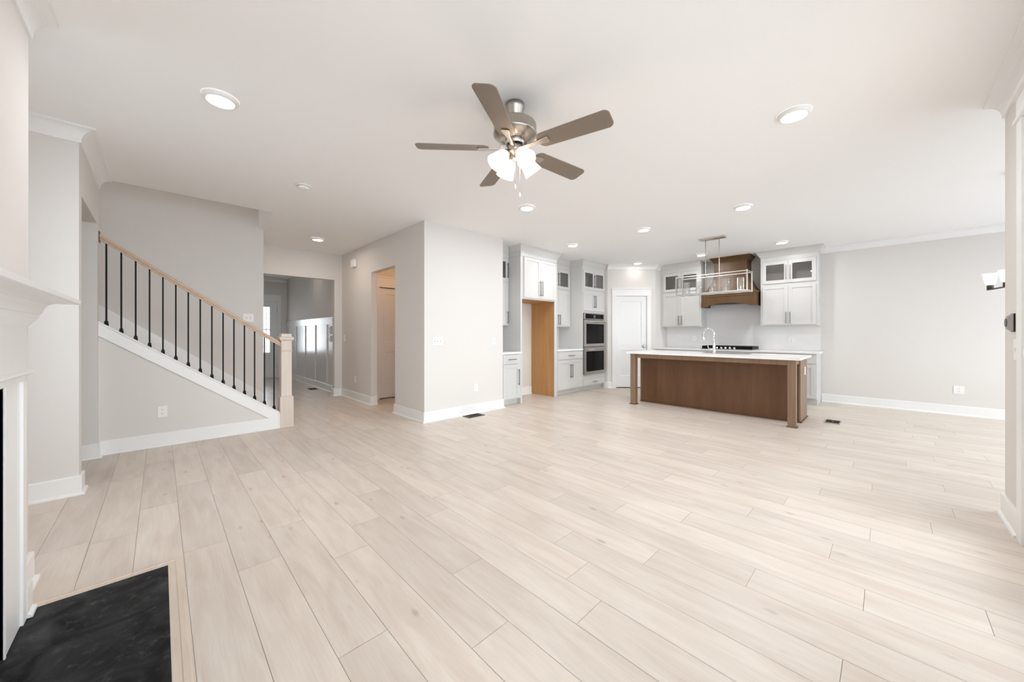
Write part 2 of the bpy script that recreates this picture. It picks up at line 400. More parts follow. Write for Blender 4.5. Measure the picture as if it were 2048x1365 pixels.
# window side of the living room, and the dining room beyond it
wall('wall_right', [(-1.2, -.95, Y9 - T, Y9, 0, H), (-.95, 1.45, Y9 - T, Y9, 0, .42), (-.95, 1.45, Y9 - T, Y9, 2.40, H), (1.45, 1.76, Y9 - T, Y9, 0, H), (1.76, 3.49, Y9 - T, Y9, 2.43, H), (3.49, 4.025, Y9 - T, Y9, 0, H)])
wall('wall_dining_side', [(3.93, 4.05, -3.4, Y9 - T, 0, H)])
wall('wall_dining_window', [(4.02, 4.25, -3.3, -3.2, 0, H), (8.15, X8, -3.3, -3.2, 0, H), (4.25, 8.15, -3.3, -3.2, 2.30, H), (4.25, 8.15, -3.3, -3.2, 0, .60)])
# foyer
FY, FX = 11.7, 2.56
wall('wall_foyer', [(FX, FX + .1, Y6 + .11, FY + .1, 0, H), (.50, .60, Y6, FY + .1, 0, H), (.60, 1.39, FY, FY + .1, 0, H), (2.33, FX, FY, FY + .1, 0, H), (1.39, 2.33, FY, FY + .1, 2.09, H)])

# ------------------------------------------------------------------ baseboards
bbprof = [(0, 0), (.032, 0), (.031, .008), (.027, .014), (.020, .018), (.016, .019), (.016, BBH - .006), (.012, BBH), (0, BBH)]
def base(name, runs):
    b = MB()
    for p0, p1, ow, m0, m1 in runs: b.sweep(bbprof, (p0[0], p0[1], 0), (p1[0], p1[1], 0), (ow[0], ow[1], 0), m0=m0, m1=m1)
    return b.build(name, M['trim'], kind='structure')
base('baseboard_stairs', [((X2, Y3), (1.095, Y3), (0, -1), 0, 0)])
base('baseboard_left', [((-1.08, Y2), (X2, Y2), (0, -1), 0, 1), ((X2, Y2), (X2, Y2 + .13), (1, 0), -1, 1), ((-1.8, 5.315), (X2, 5.315), (0, -1), 0, 1), ((X2, 5.315), (X2, Y3), (1, 0), -1, -1)])
base('baseboard_fireplace', [((XB, 2.61), (XB, YB), (1, 0), 0, 1), ((XB, YB), (-1.08, YB), (0, 1), -1, 0), ((-1.08, YB), (-1.08, Y2), (1, 0), 0, 0)])
base('baseboard_hall_right', [((X5, Y7), (X5, 5.19), (-1, 0), -1, 1), ((X5, 5.19), (X5 + .105, 5.19), (0, 1), -1, 0), ((X5, 6.06), (X5, Y6), (-1, 0), -1, 0), ((X5 + .105, 6.06), (X5, 6.06), (0, -1), 0, 1)])
base('baseboard_white_wall', [((X5, Y7), (4.0, Y7), (0, -1), -1, 1), ((4.0, Y7), (4.0, 4.40), (1, 0), -1, 0)])
base('baseboard_hall_end', [((2.42, Y6), (X5, Y6), (0, -1), -1, 0), ((2.42, Y6 + .11), (2.42, Y6), (-1, 0), -1, 1), ((1.09, Y6), (1.20, Y6), (0, -1), 0, 0)])
base('baseboard_fridge_alcove', [((4.50, YKW), (5.385, YKW), (0, -1), 0, 0)])
base('baseboard_back', [((X8, .80), (X8, -3.2), (-1, 0), 0, 0)])
base('baseboard_right', [((3.60, Y9), (4.025, Y9), (0, 1), 0, 1), ((4.025, Y9), (4.025, -3.2), (1, 0), -1, 0)])
bp = MB()
q = lambda s_: (pm @ Vector((s_, 0, 0))).to_2d()
ow = (pm.to_3x3() @ Vector((0, -1, 0))).to_2d()
for s0, s1 in ((0, .095), (.958, pw)):
    a_, b_ = q(s0), q(s1); bp.sweep(bbprof, (a_.x, a_.y, 0), (b_.x, b_.y, 0), (ow.x, ow.y, 0))
bp.sweep(bbprof, (7.14, 4.39, 0), (7.14, 4.31, 0), (-1, 0, 0), m1=-.4)
bp.build('baseboard_pantry', M['trim'], kind='structure')
# ------------------------------------------------------------------ crown moulding
cp = [(0, 0)]
prof = [(0, -.108), (.012, -.108), (.014, -.094)]
for k in range(9):
    a = k / 8 * PI / 2
    prof.append((.014 + .068 * (1 - math.cos(a)), -.094 + .078 * math.sin(a)))
prof += [(.092, -.014), (.092, 0), (0, 0)]
def crown(name, runs):
    b = MB()
    for p0, p1, ow, m0, m1 in runs: b.sweep(prof, (p0[0], p0[1], H), (p1[0], p1[1], H), (ow[0], ow[1], 0), m0=m0, m1=m1)
    return b.build(name, M['trim'], kind='structure')
crown('trim_1', [((XB, .58), (XB, YB), (1, 0), 0, 0)])
crown('trim_2', [((-1.08, Y2), (X2, Y2), (0, -1), 0, 1), ((X2, Y2), (X2, Y3), (1, 0), -1, 0)])
crown('trim_3', [((X8, .81), (X8, -3.2), (-1, 0), 0, 0)])
crown('trim_4', [((-1.08, Y9), (4.025, Y9), (0, 1), 0, 0)])
cm = MB()
a_, b_ = q(0), q(pw)
cm.sweep(prof, (a_.x, a_.y, H), (b_.x, b_.y, H), (ow.x, ow.y, 0), m0=.0, m1=-.41)
cm.sweep(prof, (PCF[0], PCF[1], H), (8.16, PCF[1], H), (0, -1, 0), m0=.41)
cm.build('trim_5', M['trim'], kind='structure')
crown('trim_6', [((.60, FY), (FX, FY), (0, -1), 0, 0)])
# stair stringer trim on the knee wall: sloping skirt board, cap and end piece
st = MB()
x0, x1 = X2, 1.095
st.prism([(x0, ztop(x0) - .128), (x0, ztop(x0)), (x1, ztop(x1)), (x1, .135), (.985, .135)], 'y', Y3 - .016, Y3)
st.prism([(x0, ztop(x0)), (x0, ztop(x0) + .018), (x1, ztop(x1) + .018), (x1, ztop(x1))], 'y', Y3 - .024, Y3 + .115)
st.box(1.079, 1.0995, Y3 - .021, Y3, 0, ztop(1.095))
st.build('trim_stringer', M['trim'], bevel=.002, kind='structure')
sk = MB().prism([(-.9, 1.523 - .757 * (-.9 + .482) - .35), (-.9, 1.523 - .757 * (-.9 + .482)), (1.09, .334), (1.09, 0), (.90, 0)], 'y', Y4 - .015, Y4)
sk.build('trim_skirt', M['trim'], kind='structure')

# ------------------------------------------------------------------ doors and windows of the shell
def panel_slab(w, h, t, panels, inset=.012):
    """door slab, front at y=0 facing -y, x 0..w, z 0..h, recessed panels (x0,x1,z0,z1)"""
    b = MB().box(0, w, inset, t, 0, h)
    xs = sorted({0, w} | {p[0] for p in panels} | {p[1] for p in panels}); zs = sorted({0, h} | {p[2] for p in panels} | {p[3] for p in panels})
    for i in range(len(xs) - 1):
        for j in range(len(zs) - 1):
            cx, cz = (xs[i] + xs[i + 1]) / 2, (zs[j] + zs[j + 1]) / 2
            if not any(p[0] < cx < p[1] and p[2] < cz < p[3] for p in panels): b.box(xs[i], xs[i + 1], 0, inset + .001, zs[j], zs[j + 1])
    for p in panels:   # sticking slope
        x0, x1, z0, z1 = p; e = .008
        b.add([(x0, 0, z0), (x1, 0, z0), (x1, 0, z1), (x0, 0, z1), (x0 + e, inset - .0005, z0 + e), (x1 - e, inset - .0005, z0 + e), (x1 - e, inset - .0005, z1 - e), (x0 + e, inset - .0005, z1 - e)],
              [(0, 1, 5, 4), (1, 2, 6, 5), (2, 3, 7, 6), (3, 0, 4, 7)])
    return b
def knob_mb():
    b = MB(); mt = Matrix.Rotation(PI / 2, 4, 'X')
    b.lathe([(.033, 0), (.033, .006), (.014, .012), (.011, .030), (.020, .038), (.027, .048), (.026, .060), (.015, .068), (0.001, .070)], 24, mt)
    return b
# pantry door
pd = struct('door_1', PCN + (0,), -PI / 4)
slab = panel_slab(.676, 2.022, .035, [(.11, .566, .95, 1.91), (.11, .566, .25, .82)])
slab.xf(Matrix.Translation((d0 + .003, .012, .018))); so = slab.build('door_panel', M['door'], pd)
cs = MB().box(d0 - .088, d0, -.019, 0, 0, 2.045).box(d1, d1 + .088, -.019, 0, 0, 2.045)
cs.box(d0 - .098, d1 + .098, -.026, 0, 2.045, 2.063).box(d0 - .088, d1 + .088, -.021, 0, 2.063, 2.195).box(d0 - .105, d1 + .105, -.036, 0, 2.195, 2.217)
cs.box(d0 - .001, d0 + .002, 0, .1, 0, 2.045).box(d1 - .002, d1 + .001, 0, .1, 0, 2.045).box(d0, d1, 0, .1, 2.0425, 2.046)
cs.build('casing', M['trim'], pd, bevel=.0015)
k = knob_mb().xf(Matrix.Translation((d1 - .065, .012, .925))); k.build('door_knob', M['silver'], pd)
for z in (.28, 1.02, 1.77):
    MB().lathe([(.006, 0), (.006, .09)], 10, Matrix.Translation((d0 + .001, .006, z))).box(d0 - .016, d0 + .004, .004, .010, z + .0, z + .09).build('hinge', M['nickel'], pd)
B(d0, d1, .02, .09, .0005, .006).build('threshold_shadow_gap', M['dark'], pd).name = 'door_gap_shade'  # dark strip painted for the shade in the gap under the door
# vestibule door
vd = struct('door_2', (2.872, VY, 0))
panel_slab(.762, 2.03, .035, [(.118, .644, 1.03, 1.925), (.118, .644, .33, .845)]).xf(Matrix.Translation((.003, .012, .018))).build('door_panel', M['door'], vd)
MB().box(-.085, 0, -.018, 0, 0, 2.06).box(.768, .853, -.018, 0, 0, 2.06).box(-.095, .863, -.024, 0, 2.06, 2.08).box(-.085, .853, -.020, 0, 2.08, 2.235).box(-.10, .87, -.034, 0, 2.235, 2.26).build('casing', M['trim'], vd, bevel=.0015)
knob_mb().xf(Matrix.Translation((.70, .012, .93))).build('door_knob', M['nickel'], vd)
# front door with glass
fd = struct('door_3', (1.40, FY, 0))
gx0, gx1, gz0, gz1 = .17, .745, .70, 1.935
b = MB().box(0, gx0, .01, .055, .001, 2.09).box(gx1, .93, .01, .055, .001, 2.09).box(gx0, gx1, .01, .055, .001, gz0).box(gx0, gx1, .01, .055, gz1, 2.09)
b.box(gx0 + .03, gx1 - .03, .004, .012, .20, .56)
b.build('door_panel', M['door'], fd)
B(gx0, gx1, .028, .034, gz0, gz1).build('pane', M['windowglass'], fd)
MB().box(gx0, gx1, .012, .05, 1.31, 1.335).box(gx0 + .09, gx0 + .105, .012, .05, gz0, gz1).box(gx1 - .085, gx1 - .07, .012, .05, gz0, gz1).build('muntin', M['door'], fd)
MB().box(-.09, 0, -.018, 0, 0, 2.09).box(.92, 1.01, -.018, 0, 0, 2.09).box(-.1, 1.02, -.024, 0, 2.09, 2.11).box(-.09, 1.01, -.02, 0, 2.11, 2.25).box(-.11, 1.03, -.036, 0, 2.25, 2.275).build('casing', M['trim'], fd, bevel=.0015)
for z in (.25, 1.0, 1.8): B(.917, .925, -.006, .012, z, z + .1).build('hinge', M['nickel'], fd)
# patio door in the right wall (seen edge-on at the frame's edge)
pt = struct('door_4', (0, Y9, 0))
cb = MB().box(3.49, 3.595, 0, .02, 0, 2.43).box(1.655, 1.76, 0, .02, 0, 2.43)
cb.box(1.63, 3.62, 0, .030, 2.43, 2.452).box(1.655, 3.595, 0, .021, 2.452, 2.565).box(1.625, 3.625, 0, .040, 2.565, 2.59)
cb.box(3.47, 3.49, -T, .002, 0, 2.43).box(1.76, 1.78, -T, .002, 0, 2.43).box(1.78, 3.47, -T, .002, 2.41, 2.43)
cb.build('casing', M['trim'], pt, bevel=.002)
b = MB()
for xa, xb, yy in ((1.78, 2.66, -.095), (2.58, 3.47, -.045)):
    b.box(xa, xa + .08, yy, yy + .04, .03, 2.41).box(xb - .08, xb, yy, yy + .04, .03, 2.41).box(xa + .08, xb - .08, yy, yy + .04, .03, .15).box(xa + .08, xb - .08, yy, yy + .04, 2.33, 2.41)
b.box(1.78, 3.47, -T, 0, .0, .028)
b.build('sash', M['trim'], pt, bevel=.002)
MB().box(1.86, 2.58, -.078, -.072, .15, 2.33).box(2.66, 3.39, -.028, -.022, .15, 2.33).build('pane', M['windowglass'], pt)
hd = MB().box(3.355, 3.395, -.045, -.036, .98, 1.20)
hd.tube([(3.375, -.04, 1.00), (3.375, .010, 1.02), (3.375, .022, 1.09), (3.375, .010, 1.16), (3.375, -.04, 1.18)], .011, 10)
hd.build('door_handle', M['plastic'], pt)
# living room window behind the camera side
def window(name, x0, x1, y, z0, z1, n, t, sgn):
    w = struct(name, (0, y, 0)); b = MB(); ya, yb = (0, -t) 
    b.box(x0 - .09, x0, 0, .019 * sgn, z0 - .09, z1 + .02).box(x1, x1 + .09, 0, .019 * sgn, z0 - .09, z1 + .02).box(x0 - .09, x1 + .09, 0, .021 * sgn, z1, z1 + .13).box(x0 - .1, x1 + .1, 0, .035 * sgn, z0 - .03, z0)
    b.build('window_casing', M['trim'], w)
    f = MB(); dx = (x1 - x0) / n
    for i in range(n):
        a, c = x0 + i * dx, x0 + (i + 1) * dx
        f.box(a, a + .045, -t * .8, -t * .3, z0, z1).box(c - .045, c, -t * .8, -t * .3, z0, z1).box(a + .045, c - .045, -t * .8, -t * .3, z0, z0 + .05).box(a + .045, c - .045, -t * .8, -t * .3, z1 - .05, z1)
    f.build('window_frame', M['trim'], w)
    p = MB()
    for i in range(n): p.box(x0 + i * dx + .045, x0 + (i + 1) * dx - .045, -t * .55, -t * .52, z0 + .05, z1 - .05)
    p.build('pane', M['windowglass'], w)
window('window_1', -.95, 1.45, Y9, .42, 2.40, 3, T, 1)
window('window_2', 4.25, 8.15, -3.2, .60, 2.30, 4, .10, 1)
window('window_added', -3.43, -2.99, 0, .80, 2.20, 1, T, 1)  # unseen recess window, added to brighten the left side
w3 = bpy.data.objects['window_added']; w3.location = (-1.08, 0, 0); w3.rotation_euler = (0, 0, -PI / 2)
# unseen roof and walls added to hold back sky light at the front door
pb = MB().box(.2, 3.6, 11.9, 15.5, 2.35, 2.5).box(.2, 3.6, 11.81, 15.5, -.25, -.10).box(.1, .2, 11.82, 15.5, -.25, 2.5).box(3.6, 3.7, 11.82, 15.5, -.25, 2.5)
pb.box(-1.3, 3.9, -3.0, -.69, 2.50, 2.66)  # unseen roof added along the window side to cut high sky light
pb.build('sky_blocker', M['trim'], kind='structure')
MB().box(-12, 20, -22, -3.45, -.5, -.3).box(-12, -2.0, -3.45, 20, -.5, -.3).box(-2.0, 3.9, -3.45, -.69, -.5, -.3).build('ground', mat('pale_concrete', (.52, .54, .57, 1), .9), kind='structure')  # unseen ground; its pale bluish tone is set to bounce light indoors
# foyer wainscot on the right wall
wa = MB()
wa.box(FX - .006, FX, Y6 + .11, FY, .14, 1.40).box(FX - .022, FX, Y6 + .11, FY, 1.40, 1.53).box(FX - .034, FX, Y6 + .11, FY, 1.53, 1.55)
y = 8.27
while y < FY - .1:
    wa.box(FX - .024, FX - .006, y, y + .065, .14, 1.40); y += .80
wa.box(FX - .024, FX, Y6 + .11, FY, 0, .14)
wa.box(2.42, FX, FY - .02, FY, 0, 1.53)
wa.build('wall_wainscot', M['gloss_trim'], kind='structure')
base('baseboard_foyer', [((FX - .02, Y6 + .11), (FX - .02, FY), (-1, 0), 0, 0)])

# ------------------------------------------------------------------ fireplace
FCY = 1.732
def symm(y0, y1): return [(y0, y1), (2 * FCY - y1, 2 * FCY - y0)]
mp_ = thing('fireplace_mantel', 'white painted wood fireplace mantel with deep shelf on the chimney breast', 'mantel', (XB, FCY, 0))
mi = Matrix.Translation((-XB, -FCY, 0))
def mb_m(b): return b.xf(mi)
# shelf and its bed moulding, mitred around both ends
def ring(prof_pts, y0, y1, base_x, name, m, parent, bevel=0):
    """profile (p, z): loops around the frieze block corners"""
    b = MB(); vs = []; n = len(prof_pts)
    for p, z in prof_pts:
        vs += [(XB, y0 - p, z), (base_x + p, y0 - p, z), (base_x + p, y1 + p, z), (XB, y1 + p, z)]
    fs = []
    for i in range(n - 1):
        for k in range(4):
            fs.append((i * 4 + k, i * 4 + (k + 1) % 4, (i + 1) * 4 + (k + 1) % 4, (i + 1) * 4 + k))
    fs.append((0, 1, 2, 3)); fs.append(tuple((n - 1) * 4 + k for k in (3, 2, 1, 0)))
    b.add(vs, fs)
    return mb_m(b).build(name, m, parent, bevel)
my0, my1, mx = .964, 2.50, -.40
ring([(.125, 1.336), (.132, 1.338), (.133, 1.355), (.128, 1.358)], my0, my1, mx, 'shelf', M['trim'], mp_)
ring([(.0, 1.228), (.004, 1.232), (.024, 1.262), (.028, 1.272), (.028, 1.282), (.034, 1.284), (.038, 1.300), (.041, 1.312), (.050, 1.325), (.066, 1.334), (.075, 1.336)], my0, my1, mx, 'bed_moulding', M['trim'], mp_)
mb_m(B(XB, mx, my0, my1, 1.05, 1.23)).build('frieze', M['trim'], mp_)
ring([(.0, 1.030), (.014, 1.034), (.018, 1.041), (.014, 1.048), (0, 1.052)], my0, my1, mx, 'astragal', M['trim'], mp_)
mb_m(B(XB, mx - .004, my0 + .001, my1 - .001, 1.005, 1.035)).build('header_board', M['trim'], mp_)
for y0, y1 in symm(2.24, 2.50):
    s_ = 1 if y0 > FCY else -1
    inner, outer = (y0, y1) if s_ > 0 else (y1, y0)
    b = MB().box(XB, mx - .009, y0, y1, .0085, 1.006)
    b.box(XB, mx, outer, outer - s_ * .050, .0085, 1.006)
    b.box(XB, mx - .006, inner, inner + s_ * .012, .0085, 1.006)
    mb_m(b).build('leg', M['trim'], mp_, bevel=.002)
    b = MB().box(XB, mx + .002, outer, outer + s_ * .085, .0085, .135)
    b.sweep([(0, 0), (.014, 0), (.012, .010), (.004, .016), (0, .017)], (mx + .002, outer + s_ * .085, .0085), (mx + .002, outer, .0085), (1, 0, 0))
    mb_m(b).build('plinth', M['trim'], mp_, bevel=.001)
fb = thing('fireplace_insert', 'black slate fireplace surround and firebox inside the white mantel', 'fireplace', (XB, FCY, 0))
b = MB().box(-.60, XB - .004, 1.185, 1.29, .006, 1.09).box(-.60, XB - .004, 2.175, 2.28, .006, 1.09).box(-.60, XB - .004, 1.29, 2.175, .84, 1.09)
mb_m(b).build('slate_surround', M['slate'], fb)
b = MB().box(-.90, -.88, 1.29, 2.175, 0, .84).box(-.88, -.60, 1.27, 1.29, 0, .84).box(-.88, -.60, 2.175, 2.195, 0, .84).box(-.88, -.60, 1.27, 2.195, .84, .86).box(-.88, -.60, 1.29, 2.175, .002, .02)
mb_m(b).build('firebox', M['black'], fb)
ht = thing('hearth', 'black slate hearth slab set in the floor with a pale wood border', 'hearth', (-.2, FCY, 0))
hi = Matrix.Translation((.2, -FCY, 0))
hy0, hy1, hx1 = 2 * FCY - 2.583, 2.583, .029
b = B(XB + .001, hx1, hy0, hy1, .0005, .005); b.xf(hi).build('slate_slab', M['slate'], ht)
tp = [(0, .0004), (.055, .0004), (.055, .002), (.048, .0075), (.030, .0080), (.027, .0060), (.003, .0062), (0, .0055)]
b = MB().sweep(tp, (hx1, hy0, 0), (hx1, hy1, 0), (1, 0, 0), m0=-1, m1=1).sweep(tp, (-.394, hy1, 0), (hx1, hy1, 0), (0, 1, 0), m1=1).sweep(tp, (-.394, hy0, 0), (hx1, hy0, 0), (0, -1, 0), m1=1)
b.xf(hi).build('wood_border', M['trimwood'], ht)

# ------------------------------------------------------------------ stairs
sc = thing('staircase', 'enclosed wooden staircase rising behind the white knee wall', 'staircase', (1.06, 5.94, 0))
rise, run = .190, .2515
si = Matrix.Translation((-1.06, -5.94, 0))
for i in range(12):
    xr = 1.00 - i * run; z = (i + 1) * rise
    if z > 2.5: break
    MB().box(xr - run - .02, xr + .025, Y3 + .105, Y4 - .017, z - .03, z).xf(si).build('tread', M['tread'], sc, bevel=.004)
    MB().box(xr - .018, xr, Y3 + .105, Y4 - .017, max(z - rise, .001), z - .03).xf(si).build('riser', M['trim'], sc)
RYC = 5.452
rl = thing('stair_railing', 'stair railing with oak handrail, black balusters and square oak newel post', 'railing', (1.175, RYC, 0))
ri = Matrix.Translation((-1.175, -RYC, 0))
def zr(x): return 2.197 - .7105 * (x + .43)     # handrail top
# handrail: moulded profile swept down the slope
rp = [(-.022, -.062), (.022, -.062), (.022, -.045), (.031, -.036), (.033, -.020), (.027, -.008), (.014, -.001), (0, 0), (-.014, -.001), (-.027, -.008), (-.033, -.020), (-.031, -.036), (-.022, -.045)]
b = MB(); vs = []
for x in (-.452, 1.118):
    vs += [(x, RYC + o, zr(x) + z) for o, z in rp]
n = len(rp)
b.add(vs, [tuple(range(n)), tuple(range(2 * n - 1, n - 1, -1))] + [(i, (i + 1) % n, n + (i + 1) % n, n + i) for i in range(n)])
b.xf(ri).build('handrail', M['rail'], rl)
B(-.4365, -.4305, RYC - .045, RYC + .045, zr(-.43) - .085, zr(-.43) + .02).xf(ri).build('wall_plate', mat('dark_rosette', (.10, .06, .035, 1), .5), rl)['label'] = 'dark wooden rail end plate at the wall'
bx0 = None
for i in range(15):
    x = -.388 + i * .1024
    zb = ztop(x) + .018; zt = zr(x) - .060
    b = MB().box(x - .0068, x + .0068, RYC - .0068, RYC + .0068, zb, zt).xf(ri)
    bal = b.build('baluster', M['black'], rl)
    sh = MB(); h1 = .026
    for r, z0, z1 in ((.0155, -.014, .020), (.0125, .020, .027), (.0145, .027, .034), (.0105, .034, .042)):
        sh.box(x - r, x + r, RYC - r, RYC + r, zb + z0, zb + z1)
    sh.xf(ri).build('baluster_shoe', M['black'], bal)
# newel post
NX, NY = 1.175, 5.461
def sq(r0, r1, z0, z1): 
    return [(NX - r0, NY - r0, z0), (NX + r0, NY - r0, z0), (NX + r0, NY + r0, z0), (NX - r0, NY + r0, z0), (NX - r1, NY - r1, z1), (NX + r1, NY - r1, z1), (NX + r1, NY + r1, z1), (NX - r1, NY + r1, z1)], [(3, 2, 1, 0), (4, 5, 6, 7), (0, 1, 5, 4), (1, 2, 6, 5), (2, 3, 7, 6), (3, 0, 4, 7)]
b = MB()
for r0, r1, z0, z1 in ((.084, .078, 0, .012), (.0755, .0755, .012, .385), (.0755, .060, .385, .402), (.0585, .0585, .402, .975), (.060, .068, .975, .984), (.068, .060, .984, .992), (.0585, .0585, .992, 1.11), (.062, .080, 1.11, 1.132), (.080, .080, 1.132, 1.155), (.080, .064, 1.155, 1.166), (.058, .056, 1.166, 1.198), (.056, .050, 1.198, 1.204)):
    b.add(*sq(r0, r1, z0, z1))
b.xf(ri).build('newel_post', M['newel'], rl)

# ------------------------------------------------------------------ kitchen cabinets
# local frame: front face at y=0 looking to -y, width along x, depth +y
def shaker(x0, x1, z0, z1, y=-.019, fr=.055, t=.018):
    b = MB()
    b.box(x0, x0 + fr, y, y + t, z0, z1).box(x1 - fr, x1, y, y + t, z0, z1).box(x0 + fr, x1 - fr, y, y + t, z0, z0 + fr).box(x0 + fr, x1 - fr, y, y + t, z1 - fr, z1)
    b.box(x0 + fr - .002, x1 - fr + .002, y + .009, y + .015, z0 + fr - .002, z1 - fr + .002)
    return b
def pull(x, z0, z1, vert=True, y=-.019, z=None):
    b = MB()
    if vert:
        b.box(x - .005, x + .005, y - .036, y - .026, z0, z1)
        for zz in (z0 + .012, z1 - .022): b.box(x - .004, x + .004, y - .027, y, zz, zz + .01)
    else:
        b.box(z0, z1, y - .036, y - .026, x - .005, x + .005)
        for zz in (z0 + .02, z1 - .03): b.box(zz, zz + .01, y - .027, y, x - .004, x + .004)
    return b
def hollow(x0, x1, y0, y1, z0, z1, t=.018):
    b = MB().box(x0, x0 + t, y0, y1, z0, z1).box(x1 - t, x1, y0, y1, z0, z1).box(x0 + t, x1 - t, y0, y1, z0, z0 + t).box(x0 + t, x1 - t, y0, y1, z1 - t, z1).box(x0 + t, x1 - t, y1 - t, y1, z0 + t, z1 - t)
    return b
ccp = [(0, -.115), (.010, -.115), (.012, -.100), (.024, -.085), (.050, -.040), (.058, -.022), (.068, -.016), (.068, 0), (0, 0)]
def cab_crown(par, w, d, left, right, base_z=2.55, retL=None, retR=None, inL=False, inR=False, m='cab'):
    """frieze + crown reaching the ceiling around the cabinet front and its open ends; inL / inR: inside corner against a deeper cabinet"""
    b = MB().box(0, w, -.004, d, base_z, H - .001)
    zt = H - .001
    b.sweep(ccp, (0, -.004, zt), (w, -.004, zt), (0, -1, 0), m0=-1 if left else (1 if inL else 0), m1=1 if right else (-1 if inR else 0))
    if left: b.sweep(ccp, (0, retL or d, zt), (0, -.004, zt), (-1, 0, 0), m0=1 if retL else 0, m1=1)
    if right: b.sweep(ccp, (w, -.004, zt), (w, retR or d, zt), (1, 0, 0), m0=-1, m1=-1 if retR else 0)
    return b.build('crown', M[m], par)
def door_pair(par, x0, x1, z0, z1, hz0, hz1, glassy=False, single=None, gap=.003):
    xm = (x0 + x1) / 2
    L = [(x0, xm - gap / 2, 1), (xm + gap / 2, x1, 0)] if single is None else [(x0, x1, single)]
    for a, c, side in L:
        if glassy:
            fr = .058; y = -.019; t = .018
            b = MB().box(a, a + fr, y, y + t, z0, z1).box(c - fr, c, y, y + t, z0, z1).box(a + fr, c - fr, y, y + t, z0, z0 + fr).box(a + fr, c - fr, y, y + t, z1 - fr, z1)
            d = b.build('door', M['cab'], par, bevel=.0012)
            B(a + fr - .003, c - fr + .003, y + .008, y + .012, z0 + fr - .003, z1 - fr + .003).build('glass_pane', M['cabglass'], d)
        else:
            d = shaker(a, c, z0, z1).build('door', M['cab'], par, bevel=.0012)
        hx = c - .028 if side else a + .028
        pull(hx, hz0, hz1).build('handle', M['pull'], d)
def drawer(par, x0, x1, z0, z1, hw, fr=.0):
    b = B(x0, x1, -.019, -.001, z0, z1)
    d = b.build('drawer', M['cab'], par, bevel=.0015)
    xm = (x0 + x1) / 2; zm = (z0 + z1) / 2
    pull(zm, xm - hw / 2, xm + hw / 2, False).build('handle', M['pull'], d)
CT = .895; CTB = .865
def upper_unit(name, label, loc, rz, w, x0=.03, x1=None, d=.33, z_dm=2.105, left=False, right=False, single=None, zb=1.35, hb=(1.39, 1.60), inL=False, inR=False):
    u = thing(name, label, 'cabinet', loc, rz, None)
    x1 = w - .03 if x1 is None else x1
    # lower box and upper hollow box with glass doors
    b = MB().box(0, w, 0, d, zb, z_dm)
    b.add(*(lambda q_: (q_.v, q_.f))(hollow(0, w, .0185, d, z_dm + .0005, 2.5495)))
    b.box(0, x0 + .02, 0, .018, z_dm + .0005, 2.5495).box(x1 - .02, w, 0, .018, z_dm + .0005, 2.5495).box(x0 + .02, x1 - .02, 0, .018, z_dm + .0005, z_dm + .045).box(x0 + .02, x1 - .02, 0, .018, 2.515, 2.5495)
    b.build('carcass', M['cab'], u, bevel=.001)
    B(.02, w - .02, d - .024, d - .019, z_dm + .02, 2.53).build('back_panel', M['cab_in'], u)
    B(.02, w - .02, .03, d - .03, z_dm + .0185, z_dm + .022).build('shelf', M['cab_in'], u)
    door_pair(u, x0, x1, zb + .02, z_dm - .022, hb[0], hb[1], single=single)
    door_pair(u, x0, x1, z_dm + .025, 2.532, 2.19, 2.45, glassy=True, single=single)
    cab_crown(u, w, d, left, right, inL=inL, inR=inR)
    return u
upper_unit('upper_cabinet', 'tall white upper cabinet left of the fridge opening, beside the white wall', (4.002, 4.68, 0), 0, .456, single=1, d=.318, inR=True)
upper_unit('upper_cabinet', 'white upper cabinet with glass top doors between fridge opening and ovens', (5.457, 4.70, 0), 0, .829, d=.298, inL=True, inR=True)
RZ = -PI / 2
ul = upper_unit('upper_cabinet', 'white upper cabinet left of the brown hood, above the backsplash', (8.144, 3.56, 0), RZ, .86, x0=.065, right=False)
ur = upper_unit('upper_cabinet', 'white upper cabinet right of the brown hood, at the end of the run', (8.144, 1.65, 0), RZ, .84, left=True, right=True)
def base_unit(name, label, loc, rz, w, d=.60, single=None, x0=.02, x1=None, dz=(.700, .845), toe=True):
    u = thing(name, label, 'cabinet', loc, rz)
    x1 = w - .02 if x1 is None else x1
    MB().box(0, w, 0, d, .10, CTB - .001).box(0.0, w, .075, d, 0.001, .10).build('carcass', M['cab'], u, bevel=.001)
    drawer(u, x0, x1, dz[0], dz[1], min(.2, (x1 - x0) * .5))
    door_pair(u, x0, x1, .118, dz[0] - .018, .33, .60, single=single)
    return u
base_unit('base_cabinet', 'narrow white base cabinet with one drawer beside the white wall', (4.002, YK, 0), 0, .460, single=1, x0=.04, x1=.412)
base_unit('base_cabinet', 'white base cabinet with wide drawer between fridge opening and ovens', (5.457, YK, 0), 0, .829)
for y0, w, lab in ((3.555, .94, 'white base cabinet on the back wall nearest the pantry door'), (2.612, .90, 'white base cabinet on the back wall below the cooktop'), (1.71, .905, 'white base cabinet on the back wall with exposed right end')):
    base_unit('base_cabinet', lab, (7.865, y0, 0), RZ, w, d=.603)
